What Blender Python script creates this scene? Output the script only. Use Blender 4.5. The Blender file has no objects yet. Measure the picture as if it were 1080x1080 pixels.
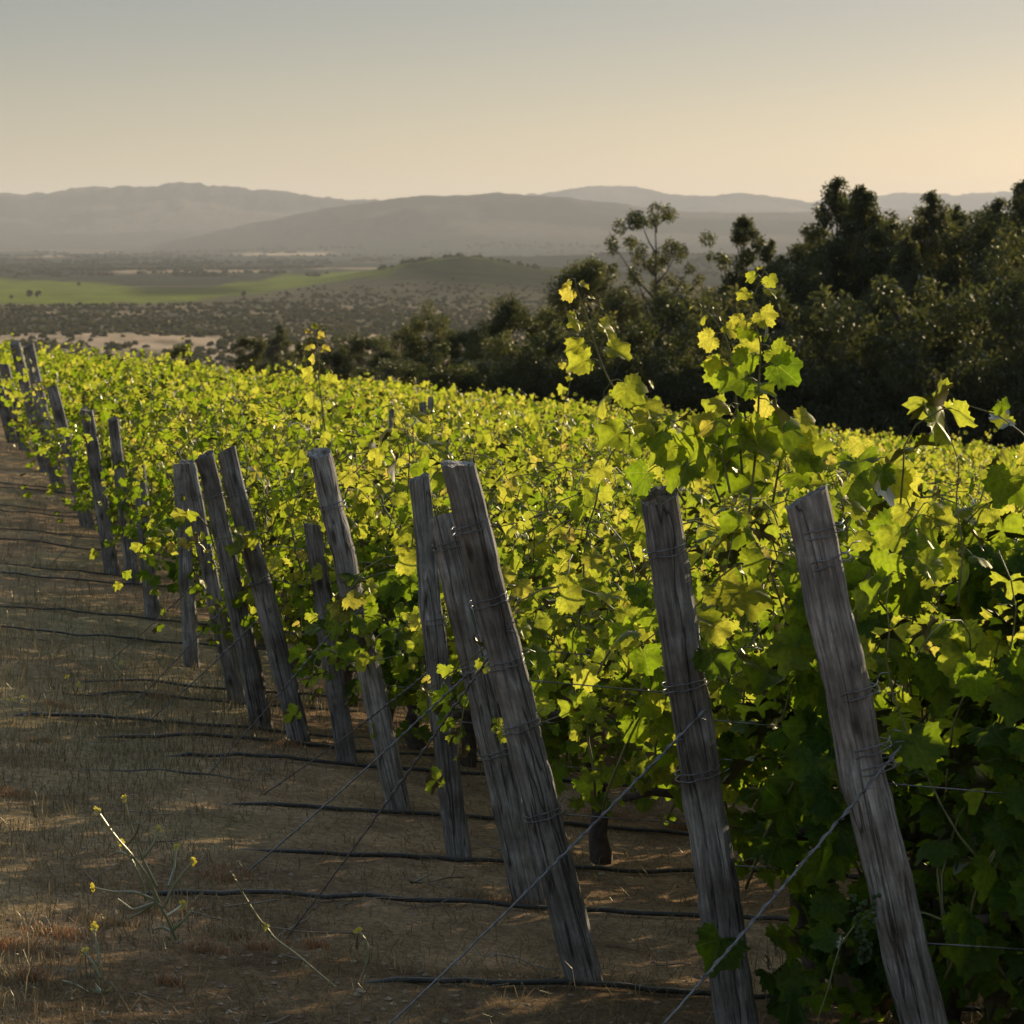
import bpy, math, random
import numpy as np
from mathutils import Vector, Matrix

# ------------------------------------------------------------------ camera, sky, sun, exposure
F = 3200.0            # focal length in pixels of a 1080 px picture
HY = 250.0            # picture height of the true horizon
ZC = 1.59             # eye height
scene = bpy.context.scene
COL = scene.collection
cd = bpy.data.cameras.new("camera"); cam = bpy.data.objects.new("camera", cd); COL.objects.link(cam)
cam.location = (0, 0, ZC); cam.rotation_euler = (math.radians(90), 0, 0)
cd.sensor_width = 36; cd.lens = F/1080*36; cd.shift_y = -(540-HY)/1080
cd.clip_start = .1; cd.clip_end = 60000
cd.dof.use_dof = True; cd.dof.focus_distance = 9.0; cd.dof.aperture_fstop = 15
scene.camera = cam

SUN_AZ, SUN_EL = 36.0, 15.0          # degrees right of the view direction, above the horizon
world = bpy.data.worlds.new("World"); scene.world = world; world.use_nodes = True
nt = world.node_tree; nt.nodes.clear()
sky = nt.nodes.new("ShaderNodeTexSky"); sky.sky_type = 'NISHITA'; sky.sun_disc = False
sky.sun_elevation = math.radians(SUN_EL); sky.sun_rotation = math.radians(SUN_AZ)
sky.altitude = 200; sky.air_density = 1.0; sky.dust_density = .8; sky.ozone_density = 1.5
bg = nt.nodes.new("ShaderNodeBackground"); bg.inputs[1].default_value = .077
wo = nt.nodes.new("ShaderNodeOutputWorld")
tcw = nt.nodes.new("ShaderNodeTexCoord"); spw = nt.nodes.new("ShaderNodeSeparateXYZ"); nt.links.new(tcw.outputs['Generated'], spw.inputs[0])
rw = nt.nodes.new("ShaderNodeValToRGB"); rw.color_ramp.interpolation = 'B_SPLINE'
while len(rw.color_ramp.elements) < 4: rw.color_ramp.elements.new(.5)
for e, (p_, c_) in zip(rw.color_ramp.elements, [(0, (.97, .93, .95)), (.07, (.50, .485, .57)), (.16, (.63, .61, .64)), (.5, (1.0, .85, .68))]): e.position = p_; e.color = (*c_, 1)  # last stop warms the overhead sky to tint the shaded ground
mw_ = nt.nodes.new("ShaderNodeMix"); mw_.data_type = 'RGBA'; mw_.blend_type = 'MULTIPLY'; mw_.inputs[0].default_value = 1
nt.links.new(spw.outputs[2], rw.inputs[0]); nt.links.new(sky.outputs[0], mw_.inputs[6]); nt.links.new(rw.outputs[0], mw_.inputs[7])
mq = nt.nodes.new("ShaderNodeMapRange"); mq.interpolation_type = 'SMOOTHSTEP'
for i_, v_ in zip((1, 2, 3, 4), (.10, .60, 1.0, 3.8)): mq.inputs[i_].default_value = v_  # boosts overhead sky out of frame, added fill for shaded ground and trees
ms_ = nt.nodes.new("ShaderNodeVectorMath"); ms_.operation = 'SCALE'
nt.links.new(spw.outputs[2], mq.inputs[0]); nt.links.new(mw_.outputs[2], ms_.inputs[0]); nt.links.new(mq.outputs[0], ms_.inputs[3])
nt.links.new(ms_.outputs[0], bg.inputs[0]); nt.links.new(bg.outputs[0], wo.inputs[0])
sd = bpy.data.lights.new("sun", 'SUN'); sd.energy = 5.0; sd.angle = math.radians(.5); sd.color = (1, .83, .58)
sun = bpy.data.objects.new("sun", sd); COL.objects.link(sun)
a_, e_ = math.radians(SUN_AZ), math.radians(SUN_EL)
SUNDIR = Vector((math.sin(a_)*math.cos(e_), math.cos(a_)*math.cos(e_), math.sin(e_)))
sun.rotation_euler = SUNDIR.to_track_quat('Z', 'Y').to_euler(); sun.location = (40, 40, 40)
scene.view_settings.view_transform = 'Standard'; scene.view_settings.look = 'None'
scene.view_settings.exposure = 0.18; scene.view_settings.gamma = 1
scene.render.engine = 'CYCLES'
cy = scene.cycles
cy.max_bounces = 8; cy.diffuse_bounces = 3; cy.transmission_bounces = 4; cy.glossy_bounces = 2; cy.volume_bounces = 1
cy.use_denoising = True; cy.sample_clamp_indirect = 4
HAZE = 3.4e-5

# ------------------------------------------------------------------ helpers
def tag(o, label=None, cat=None, group=None, kind=None):
    if label: o["label"] = label
    if cat: o["category"] = cat
    if group: o["group"] = group
    if kind: o["kind"] = kind
    return o

def mesh_np(name, V, T, mat, tint=None, uv=None, col=None, smooth=False):
    V = np.asarray(V, dtype=np.float32).reshape(-1, 3); T = np.asarray(T, dtype=np.int32).reshape(-1, 3)
    me = bpy.data.meshes.new(name)
    me.vertices.add(len(V)); me.vertices.foreach_set("co", V.ravel())
    me.loops.add(T.size); me.loops.foreach_set("vertex_index", T.ravel())
    me.polygons.add(len(T)); me.polygons.foreach_set("loop_start", np.arange(len(T), dtype=np.int32)*3)
    me.polygons.foreach_set("loop_total", np.full(len(T), 3, dtype=np.int32))
    me.polygons.foreach_set("use_smooth", np.full(len(T), bool(smooth)))
    if tint is not None:
        a = me.attributes.new("tint", 'FLOAT', 'POINT'); a.data.foreach_set("value", np.asarray(tint, dtype=np.float32))
    if uv is not None:
        l = me.uv_layers.new(name="UVMap"); l.data.foreach_set("uv", np.asarray(uv, dtype=np.float32)[T.ravel()].ravel())
    if col is not None:
        a = me.attributes.new("ground_colour", 'FLOAT_COLOR', 'POINT'); a.data.foreach_set("color", np.asarray(col, dtype=np.float32).ravel())
    me.materials.append(mat); me.update(calc_edges=True)
    return me

def link(name, me, parent=None):
    o = bpy.data.objects.new(name, me); COL.objects.link(o)
    if parent is not None: o.parent = parent
    return o

def tube(pts, rad, sides=6, cap=True):
    P = np.asarray(pts, float); n = len(P); R = np.broadcast_to(np.asarray(rad, float), (n,))
    Tn = np.gradient(P, axis=0); Tn /= np.linalg.norm(Tn, axis=1)[:, None]+1e-9
    up = np.array([0, 0, 1.]) if abs(Tn[:, 2]).mean() < .8 else np.array([1., 0, 0])
    A = np.cross(Tn, up); A /= np.linalg.norm(A, axis=1)[:, None]+1e-9
    B = np.cross(A, Tn)
    th = np.arange(sides)/sides*2*math.pi
    V = (P[:, None]+R[:, None, None]*(A[:, None]*np.cos(th)[None, :, None]+B[:, None]*np.sin(th)[None, :, None])).reshape(-1, 3)
    i = np.arange(n-1)[:, None]*sides; j = np.arange(sides)[None]; k = (j+1) % sides
    a, b, c, d = i+j, i+k, i+sides+k, i+sides+j
    T = np.concatenate([np.stack([a, b, c], -1).reshape(-1, 3), np.stack([a, c, d], -1).reshape(-1, 3)])
    if cap:
        m = len(V); V = np.vstack([V, P[:1], P[-1:]])
        jj = np.arange(sides); kk = (jj+1) % sides
        T = np.vstack([T, np.stack([kk, jj, np.full(sides, m)], -1), np.stack([jj+(n-1)*sides, kk+(n-1)*sides, np.full(sides, m+1)], -1)])
    return V, T

class Acc:
    def __init__(s): s.V = []; s.T = []; s.t = []; s.u = []; s.n = 0
    def add(s, V, T, tint=0., uv=None):
        V = np.asarray(V).reshape(-1, 3); s.V.append(V); s.T.append(np.asarray(T).reshape(-1, 3)+s.n); s.n += len(V)
        s.t.append(np.broadcast_to(np.asarray(tint, float), (len(V),))); s.u.append(np.zeros((len(V), 2)) if uv is None else uv)
    def mesh(s, name, mat, smooth=False):
        return mesh_np(name, np.vstack(s.V), np.vstack(s.T), mat, np.concatenate(s.t), np.vstack(s.u), smooth=smooth)

def vnoise(x, y, seed=0):
    x = np.asarray(x, float); y = np.asarray(y, float)
    xi = np.floor(x); yi = np.floor(y); fx = x-xi; fy = y-yi
    fx = fx*fx*(3-2*fx); fy = fy*fy*(3-2*fy)
    def h(a, b):
        v = np.sin(a*127.1+b*311.7+seed*74.7)*43758.5453
        return v-np.floor(v)
    return (h(xi, yi)*(1-fx)+h(xi+1, yi)*fx)*(1-fy)+(h(xi, yi+1)*(1-fx)+h(xi+1, yi+1)*fx)*fy
def fbm(x, y, o=4, seed=0):
    s = 0.; a = .5; t = 0.
    for k in range(o):
        s = s+a*vnoise(x*2**k, y*2**k, seed+k*3); t += a; a *= .5
    return s/t
def sstep(e0, e1, x):
    t = np.clip((x-e0)/(e1-e0), 0, 1); return t*t*(3-2*t)

# ------------------------------------------------------------------ the lie of the land
A0, SB, SC = 1.59, .048, .11       # the vineyard slope falls away and to the right
def plane_z(x, y): return -SB*y-SC*x
def mountain(px, y):
    def prof(xs, ys): return np.interp(px, xs, ys)
    out = np.full(np.broadcast(px, y).shape, -60.)
    def ridge(xs, ys, d0, wn, wf, seed, rough, out):
        top = ZC+(HY-prof(xs, ys))/F*d0
        xw = (px-540)/F*y; sp = 1-2*np.abs(fbm(xw/1300.+y/2600., y/1500.-xw/2600., 5, seed)*2-1)-.35
        r = np.where(y < d0, np.exp(-((d0-y)/wn)**2*1.3), np.exp(-((y-d0)/wf)**2))
        xw = (px-540)/F*y; jag = (fbm(xw/70., y/70.+seed, 3, seed+5)-.5)*rough*1.6*d0/F+(fbm(xw/520., y/1500.+seed, 3, seed+8)-.5)*11*d0/F
        near = sstep(.12, .6, (d0-y)/wn)*(1-sstep(.9, 1.8, (d0-y)/wn))
        z = -60+(top+60+jag)*r*(1+sp*.36*near)
        return np.maximum(out, z)
    out = ridge([-3000, -600, 0, 50, 100, 150, 195, 240, 300, 350, 400, 450, 520, 600, 700, 5000],
                [212, 200, 207, 206, 200, 201, 195, 199, 204, 209, 211, 214, 222, 240, 262, 262], 20000, 3400, 2200, 1, 5, out)
    out = ridge([-3000, 150, 200, 260, 340, 400, 430, 480, 525, 600, 660, 720, 800, 880, 960, 1060, 1500, 5000],
                [262, 262, 252, 240, 222, 212, 208, 206, 204, 208, 216, 222, 224, 226, 232, 235, 240, 262], 15000, 2500, 1700, 7, 3, out)
    out = ridge([-3000, 420, 560, 600, 640, 670, 700, 780, 830, 860, 900, 1000, 1500, 5000],
                [262, 240, 206, 199, 195, 199, 204, 205, 209, 213, 216, 225, 240, 262], 24000, 3300, 2000, 13, 3, out)
    out = ridge([-3000, 700, 860, 930, 990, 1040, 1080, 1300, 2000, 5000],
                [262, 240, 214, 208, 203, 201, 202, 196, 210, 230], 28500, 3300, 2000, 19, 3, out)
    out = ridge([-3000, 420, 470, 560, 640, 720, 5000], [300, 290, 268, 267, 266, 270, 285], 6500, 500, 700, 23, 2, out)
    # the long green hill in the middle of the valley
    w = np.where(px < 485, 120., 80.)
    hm = 36*np.exp(-((px-485)/w)**2)*np.exp(-((y-3750)/np.where(y < 3750, 480., 600.))**2)
    hm = hm+15*np.exp(-((px-600)/70.)**2)*np.exp(-((y-4000)/500.)**2)
    return out+hm
def ground(x, y, rough=True):
    x = np.asarray(x, float); y = np.asarray(y, float)
    xl = 45*np.tanh(x/45)
    r = np.hypot(x, y)
    t = sstep(92, 900, r)
    fade = 1-sstep(-30, -200, -np.abs(y)) if False else 1.
    zp = -SB*np.maximum(y, -60)-SC*xl
    far = r > 90
    z = zp*(1-t)
    if np.any(far):
        ys = np.where(y > 60, y, 60.)
        px = 540+F*x/ys
        px = np.where(y > 60, px, np.where(x > 0, 5000, -3000))
        m = mountain(np.clip(px, -3000, 5000), r)
        m = m+(fbm(x/260., y/260., 3, 3)-.5)*8*sstep(900, 1500, r)
        z = z+m*t
    if rough:
        k = 1-sstep(35, 60, r)
        if np.any(k > 0):
            z = z+k*((fbm(x*.9, y*.9, 3, 11)-.5)*.07+(vnoise(x*7, y*7, 4)-.5)*.014+(vnoise(x*17, y*17, 6)-.5)*.009)
    return z
def gz(x, y): return float(ground(np.array([x]), np.array([y]))[0])
def on_ground(px, py):
    q = (py-HY)/F-SB-SC*(px-540)/F
    d = A0/q
    x = (px-540)/F*d
    return x, d, gz(x, d)
def at(px, py, d): return np.array([(px-540)/F*d, d, ZC-(py-HY)/F*d])

# ------------------------------------------------------------------ materials
def new_mat(name):
    m = bpy.data.materials.new(name); m.use_nodes = True; m.node_tree.nodes.clear()
    return m, m.node_tree
def N(t, typ, **kw):
    n = t.nodes.new(typ)
    for k, v in kw.items():
        if k.startswith('i_'): n.inputs[int(k[2:]) if k[2:].isdigit() else k[2:]].default_value = v
        else: setattr(n, k, v)
    return n
def ramp(t, stops):
    r = t.nodes.new("ShaderNodeValToRGB"); e = r.color_ramp.elements
    while len(e) < len(stops): e.new(.5)
    for k, (p, c) in enumerate(stops): e[k].position = p; e[k].color = (*c, 1) if len(c) == 3 else c
    return r

def leaf_mat(name, dif, tra, fac, gloss_rough=.35, veins=False, ior=1.4):
    m, t = new_mat(name); L = t.links.new
    at_ = N(t, "ShaderNodeAttribute", attribute_name="tint"); oi = N(t, "ShaderNodeObjectInfo")
    rd, rt = ramp(t, dif), ramp(t, tra)
    q1 = N(t, "ShaderNodeMath", operation='MULTIPLY_ADD'); q1.inputs[1].default_value = .20; q1.inputs[2].default_value = -.12; L(oi.outputs['Random'], q1.inputs[0])
    q2 = N(t, "ShaderNodeMath", operation='ADD'); L(q1.outputs[0], q2.inputs[0]); L(at_.outputs['Fac'], q2.inputs[1])
    L(q2.outputs[0], rd.inputs[0]); L(q2.outputs[0], rt.inputs[0])
    D = N(t, "ShaderNodeBsdfDiffuse"); T = N(t, "ShaderNodeBsdfTranslucent")
    G = N(t, "ShaderNodeBsdfGlossy"); G.inputs['Roughness'].default_value = gloss_rough; G.inputs[0].default_value = (.36, .34, .26, 1)
    cd_, ct_ = rd.outputs[0], rt.outputs[0]
    if veins:
        uv = N(t, "ShaderNodeUVMap"); sp = N(t, "ShaderNodeSeparateXYZ"); L(uv.outputs[0], sp.inputs[0])
        ang = N(t, "ShaderNodeMath", operation='ARCTAN2'); L(sp.outputs[0], ang.inputs[0]); L(sp.outputs[1], ang.inputs[1])
        s1 = N(t, "ShaderNodeMath", operation='MULTIPLY', i_1=1.0/math.radians(42)); L(ang.outputs[0], s1.inputs[0])
        s2 = N(t, "ShaderNodeMath", operation='ADD', i_1=.5); L(s1.outputs[0], s2.inputs[0])
        s3 = N(t, "ShaderNodeMath", operation='FRACT'); L(s2.outputs[0], s3.inputs[0])
        s4 = N(t, "ShaderNodeMath", operation='SUBTRACT', i_1=.5); L(s3.outputs[0], s4.inputs[0])
        s5 = N(t, "ShaderNodeMath", operation='ABSOLUTE'); L(s4.outputs[0], s5.inputs[0])
        ln = N(t, "ShaderNodeVectorMath", operation='LENGTH'); L(uv.outputs[0], ln.inputs[0])
        s6 = N(t, "ShaderNodeMath", operation='MULTIPLY'); L(s5.outputs[0], s6.inputs[0]); L(ln.outputs['Value'], s6.inputs[1])
        mr = N(t, "ShaderNodeMapRange"); mr.inputs[1].default_value = .004; mr.inputs[2].default_value = .020; mr.inputs[3].default_value = 1; mr.inputs[4].default_value = 0
        L(s6.outputs[0], mr.inputs[0])
        nz = N(t, "ShaderNodeTexNoise"); nz.inputs['Scale'].default_value = 9; L(uv.outputs[0], nz.inputs['Vector'])
        def vary(c, vein, k):
            mx = N(t, "ShaderNodeMix", data_type='RGBA', blend_type='MIX'); L(mr.outputs[0], mx.inputs[0]); L(c, mx.inputs[6]); mx.inputs[7].default_value = (*vein, 1)
            h = N(t, "ShaderNodeHueSaturation"); L(mx.outputs[2], h.inputs['Color'])
            q = N(t, "ShaderNodeMapRange"); q.inputs[1].default_value = .3; q.inputs[2].default_value = .7; q.inputs[3].default_value = 1-k; q.inputs[4].default_value = 1+k
            L(nz.outputs[0], q.inputs[0]); L(q.outputs[0], h.inputs['Value']); return h.outputs[0]
        cd_ = vary(cd_, (.07, .12, .025), .25); ct_ = vary(ct_, (.38, .46, .06), .25)
    L(cd_, D.inputs[0]); L(ct_, T.inputs[0])
    mx = N(t, "ShaderNodeMixShader", i_0=fac); L(D.outputs[0], mx.inputs[1]); L(T.outputs[0], mx.inputs[2])
    fr = N(t, "ShaderNodeFresnel", i_0=ior)
    m2 = N(t, "ShaderNodeMixShader"); L(fr.outputs[0], m2.inputs[0]); L(mx.outputs[0], m2.inputs[1]); L(G.outputs[0], m2.inputs[2])
    o = N(t, "ShaderNodeOutputMaterial"); L(m2.outputs[0], o.inputs[0])
    return m
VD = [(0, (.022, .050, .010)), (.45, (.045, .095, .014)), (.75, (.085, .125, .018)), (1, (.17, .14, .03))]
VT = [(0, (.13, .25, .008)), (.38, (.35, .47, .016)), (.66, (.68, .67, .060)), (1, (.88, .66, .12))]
M_leaf = leaf_mat("vine_leaf", VD, VT, .57, .42, veins=True, ior=1.3)
M_leaf_far = leaf_mat("vine_leaf_far", VD, VT, .57, .42, ior=1.3)
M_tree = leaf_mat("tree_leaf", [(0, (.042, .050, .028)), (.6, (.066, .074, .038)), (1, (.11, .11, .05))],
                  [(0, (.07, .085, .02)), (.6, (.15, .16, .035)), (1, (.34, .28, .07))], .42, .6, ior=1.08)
M_scrub = leaf_mat("scrub_leaf", [(0, (.05, .055, .03)), (1, (.12, .11, .05))], [(0, (.06, .07, .02)), (1, (.16, .14, .05))], .3, .8, ior=1.01)
M_straw = leaf_mat("dry_straw", [(0, (.13, .10, .055)), (.5, (.26, .20, .11)), (.8, (.42, .33, .19)), (1, (.36, .17, .08))],
                   [(0, (.08, .06, .03)), (.5, (.24, .17, .08)), (.8, (.42, .31, .16)), (1, (.42, .17, .07))], .4, .6, ior=1.1)
M_weed = leaf_mat("weed_stem", [(0, (.24, .24, .10)), (.5, (.62, .58, .32)), (1, (.62, .52, .10))],  # pale middle stop raised to stand in for sunlight on the stems
                  [(0, (.2, .22, .05)), (.5, (.42, .36, .14)), (1, (.85, .70, .06))], .5, .5)

def simple(name, base, rough=.8, metal=0., noise=None, bump=0.):
    m, t = new_mat(name); L = t.links.new
    p = N(t, "ShaderNodeBsdfPrincipled"); p.inputs['Roughness'].default_value = rough; p.inputs['Metallic'].default_value = metal
    p.inputs['Base Color'].default_value = (*base, 1)
    tc = N(t, "ShaderNodeTexCoord"); nz = N(t, "ShaderNodeTexNoise"); nz.inputs['Scale'].default_value = noise or 30; nz.inputs['Detail'].default_value = 5
    L(tc.outputs['Object'], nz.inputs['Vector'])
    r = ramp(t, [(.3, tuple(c*.55 for c in base)), (.7, tuple(min(1, c*1.5) for c in base))]); L(nz.outputs[0], r.inputs[0]); L(r.outputs[0], p.inputs['Base Color'])
    if bump:
        b = N(t, "ShaderNodeBump", i_0=bump); b.inputs['Distance'].default_value = .01; L(nz.outputs[0], b.inputs['Height']); L(b.outputs[0], p.inputs['Normal'])
    o = N(t, "ShaderNodeOutputMaterial"); L(p.outputs[0], o.inputs[0]); return m
M_bark = simple("vine_bark", (.075, .052, .036), .9, noise=40, bump=.8)
M_tbark = simple("tree_bark", (.09, .075, .06), .9, noise=6, bump=.5)
M_cane = simple("green_cane", (.16, .15, .05), .6, noise=20)
M_wire = simple("galvanised_wire", (.20, .195, .19), .45, .85, 60)
M_hose = simple("black_hose", (.040, .036, .032), .5, noise=12)
M_grape = simple("green_grape", (.030, .055, .010), .9, noise=12)

def wood_mat():
    m, t = new_mat("weathered_wood"); L = t.links.new
    tc = N(t, "ShaderNodeTexCoord"); oi = N(t, "ShaderNodeObjectInfo")
    av = N(t, "ShaderNodeVectorMath", operation='ADD')
    sc_ = N(t, "ShaderNodeVectorMath", operation='SCALE'); sc_.inputs[3].default_value = 7.0
    cb = N(t, "ShaderNodeCombineXYZ"); L(oi.outputs['Random'], cb.inputs[0]); L(oi.outputs['Random'], cb.inputs[2]); L(cb.outputs[0], sc_.inputs[0])
    L(tc.outputs['Object'], av.inputs[0]); L(sc_.outputs[0], av.inputs[1])
    mp = N(t, "ShaderNodeMapping"); mp.inputs['Scale'].default_value = (48, 48, 5.5); L(av.outputs[0], mp.inputs[0])
    n1 = N(t, "ShaderNodeTexNoise"); n1.inputs['Scale'].default_value = 1; n1.inputs['Detail'].default_value = 7; n1.inputs['Roughness'].default_value = .65; n1.inputs['Distortion'].default_value = 1.6
    L(mp.outputs[0], n1.inputs['Vector'])
    mp2 = N(t, "ShaderNodeMapping"); mp2.inputs['Scale'].default_value = (160, 160, 5); L(av.outputs[0], mp2.inputs[0])
    n2 = N(t, "ShaderNodeTexNoise"); n2.inputs['Scale'].default_value = 1; n2.inputs['Detail'].default_value = 4; L(mp2.outputs[0], n2.inputs['Vector'])
    n3 = N(t, "ShaderNodeTexNoise"); n3.inputs['Scale'].default_value = 9; n3.inputs['Detail'].default_value = 3; L(av.outputs[0], n3.inputs['Vector'])
    r1 = ramp(t, [(.30, (.13, .12, .11)), (.44, (.25, .235, .215)), (.58, (.34, .32, .298)), (.72, (.52, .50, .46))]); L(n1.outputs[0], r1.inputs[0])
    r2 = ramp(t, [(.36, (.62, .60, .58)), (.6, (1.1, 1.08, 1.05))]); L(n2.outputs[0], r2.inputs[0])
    mu = N(t, "ShaderNodeMix", data_type='RGBA', blend_type='MULTIPLY', i_0=1.0); L(r1.outputs[0], mu.inputs[6]); L(r2.outputs[0], mu.inputs[7])
    r3 = ramp(t, [(.35, (.62, .57, .52)), (.65, (1.15, 1.15, 1.17))]); L(n3.outputs[0], r3.inputs[0])
    mu2 = N(t, "ShaderNodeMix", data_type='RGBA', blend_type='MULTIPLY', i_0=1.0); L(mu.outputs[2], mu2.inputs[6]); L(r3.outputs[0], mu2.inputs[7])
    # long drying splits, knots and stained patches
    mp3 = N(t, "ShaderNodeMapping"); mp3.inputs['Scale'].default_value = (22, 22, 1.1); L(av.outputs[0], mp3.inputs[0])
    n5 = N(t, "ShaderNodeTexNoise"); n5.inputs['Scale'].default_value = 1; n5.inputs['Detail'].default_value = 3; n5.inputs['Distortion'].default_value = .5; L(mp3.outputs[0], n5.inputs['Vector'])
    s5 = N(t, "ShaderNodeMath", operation='SUBTRACT', i_1=.5); L(n5.outputs[0], s5.inputs[0]); a5 = N(t, "ShaderNodeMath", operation='ABSOLUTE'); L(s5.outputs[0], a5.inputs[0])
    r5 = ramp(t, [(0, (.30, .28, .26)), (.009, (.7, .68, .66)), (.018, (1, 1, 1))]); L(a5.outputs[0], r5.inputs[0])
    mp4 = N(t, "ShaderNodeMapping"); mp4.inputs['Scale'].default_value = (11, 11, 4); L(av.outputs[0], mp4.inputs[0])
    vo = N(t, "ShaderNodeTexVoronoi"); vo.inputs['Scale'].default_value = 1; L(mp4.outputs[0], vo.inputs['Vector'])
    r6 = ramp(t, [(.06, (.30, .26, .22)), (.16, (1, 1, 1))]); L(vo.outputs['Distance'], r6.inputs[0])
    n7 = N(t, "ShaderNodeTexNoise"); n7.inputs['Scale'].default_value = 5; n7.inputs['Detail'].default_value = 6; n7.inputs['Roughness'].default_value = .7; L(av.outputs[0], n7.inputs['Vector'])
    r7 = ramp(t, [(.35, (.72, .66, .60)), (.5, (1, .98, .95)), (.66, (1.5, 1.47, 1.42))]); L(n7.outputs[0], r7.inputs[0])
    q8 = N(t, "ShaderNodeMapRange"); q8.inputs[3].default_value = .74; q8.inputs[4].default_value = 1.12; L(oi.outputs['Random'], q8.inputs[0])
    v8 = N(t, "ShaderNodeVectorMath", operation='SCALE'); L(mu2.outputs[2], v8.inputs[0]); L(q8.outputs[0], v8.inputs[3])
    m8 = N(t, "ShaderNodeMix", data_type='RGBA', i_0=0.0); L(v8.outputs[0], m8.inputs[6]); mu2 = m8
    for rr in (r5, r6, r7):
        m3 = N(t, "ShaderNodeMix", data_type='RGBA', blend_type='MULTIPLY', i_0=1.0); L(mu2.outputs[2], m3.inputs[6]); L(rr.outputs[0], m3.inputs[7]); mu2 = m3
    p = N(t, "ShaderNodeBsdfPrincipled"); p.inputs['Roughness'].default_value = .88; L(mu2.outputs[2], p.inputs['Base Color'])
    ad = N(t, "ShaderNodeMath", operation='ADD'); L(n1.outputs[0], ad.inputs[0]); L(n2.outputs[0], ad.inputs[1])
    b = N(t, "ShaderNodeBump", i_0=1.0); b.inputs['Distance'].default_value = .007; a6 = N(t, 'ShaderNodeMath', operation='ADD'); L(ad.outputs[0], a6.inputs[0]); L(r5.outputs[0], a6.inputs[1]); L(a6.outputs[0], b.inputs['Height']); L(b.outputs[0], p.inputs['Normal'])
    o = N(t, "ShaderNodeOutputMaterial"); L(p.outputs[0], o.inputs[0]); return m
M_wood = wood_mat()

def soil_mat():
    m, t = new_mat("soil"); L = t.links.new
    a = N(t, "ShaderNodeAttribute", attribute_name="ground_colour"); ge = N(t, "ShaderNodeNewGeometry")
    n1 = N(t, "ShaderNodeTexNoise"); n1.inputs['Scale'].default_value = 2.2; n1.inputs['Detail'].default_value = 9; n1.inputs['Roughness'].default_value = .72; L(ge.outputs['Position'], n1.inputs['Vector'])
    n2 = N(t, "ShaderNodeTexNoise"); n2.inputs['Scale'].default_value = 45; n2.inputs['Detail'].default_value = 5; n2.inputs['Roughness'].default_value = .7; L(ge.outputs['Position'], n2.inputs['Vector'])
    n4 = N(t, "ShaderNodeTexNoise"); n4.inputs['Scale'].default_value = .02; n4.inputs['Detail'].default_value = 8; n4.inputs['Roughness'].default_value = .7; L(ge.outputs['Position'], n4.inputs['Vector'])
    r1 = ramp(t, [(.30, (.50, .50, .52)), (.70, (1.5, 1.48, 1.42))]); L(n1.outputs[0], r1.inputs[0])
    r2 = ramp(t, [(.3, (.55, .55, .55)), (.7, (1.45, 1.45, 1.45))]); L(n2.outputs[0], r2.inputs[0])
    r4 = ramp(t, [(.3, (.6, .6, .6)), (.7, (1.4, 1.4, 1.4))]); L(n4.outputs[0], r4.inputs[0])
    c = a.outputs['Color']
    for r in (r1, r2, r4):
        mu = N(t, "ShaderNodeMix", data_type='RGBA', blend_type='MULTIPLY', i_0=1.0); L(c, mu.inputs[6]); L(r.outputs[0], mu.inputs[7]); c = mu.outputs[2]
    D = N(t, "ShaderNodeBsdfDiffuse"); L(c, D.inputs[0])
    b = N(t, "ShaderNodeBump", i_0=.9); b.inputs['Distance'].default_value = .02; L(n2.outputs[0], b.inputs['Height'])
    b2 = N(t, "ShaderNodeBump", i_0=.5); b2.inputs['Distance'].default_value = .04; L(n1.outputs[0], b2.inputs['Height']); L(b.outputs[0], b2.inputs['Normal']); L(b2.outputs[0], D.inputs['Normal'])
    o = N(t, "ShaderNodeOutputMaterial"); L(D.outputs[0], o.inputs[0]); return m
M_soil = soil_mat()

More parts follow.
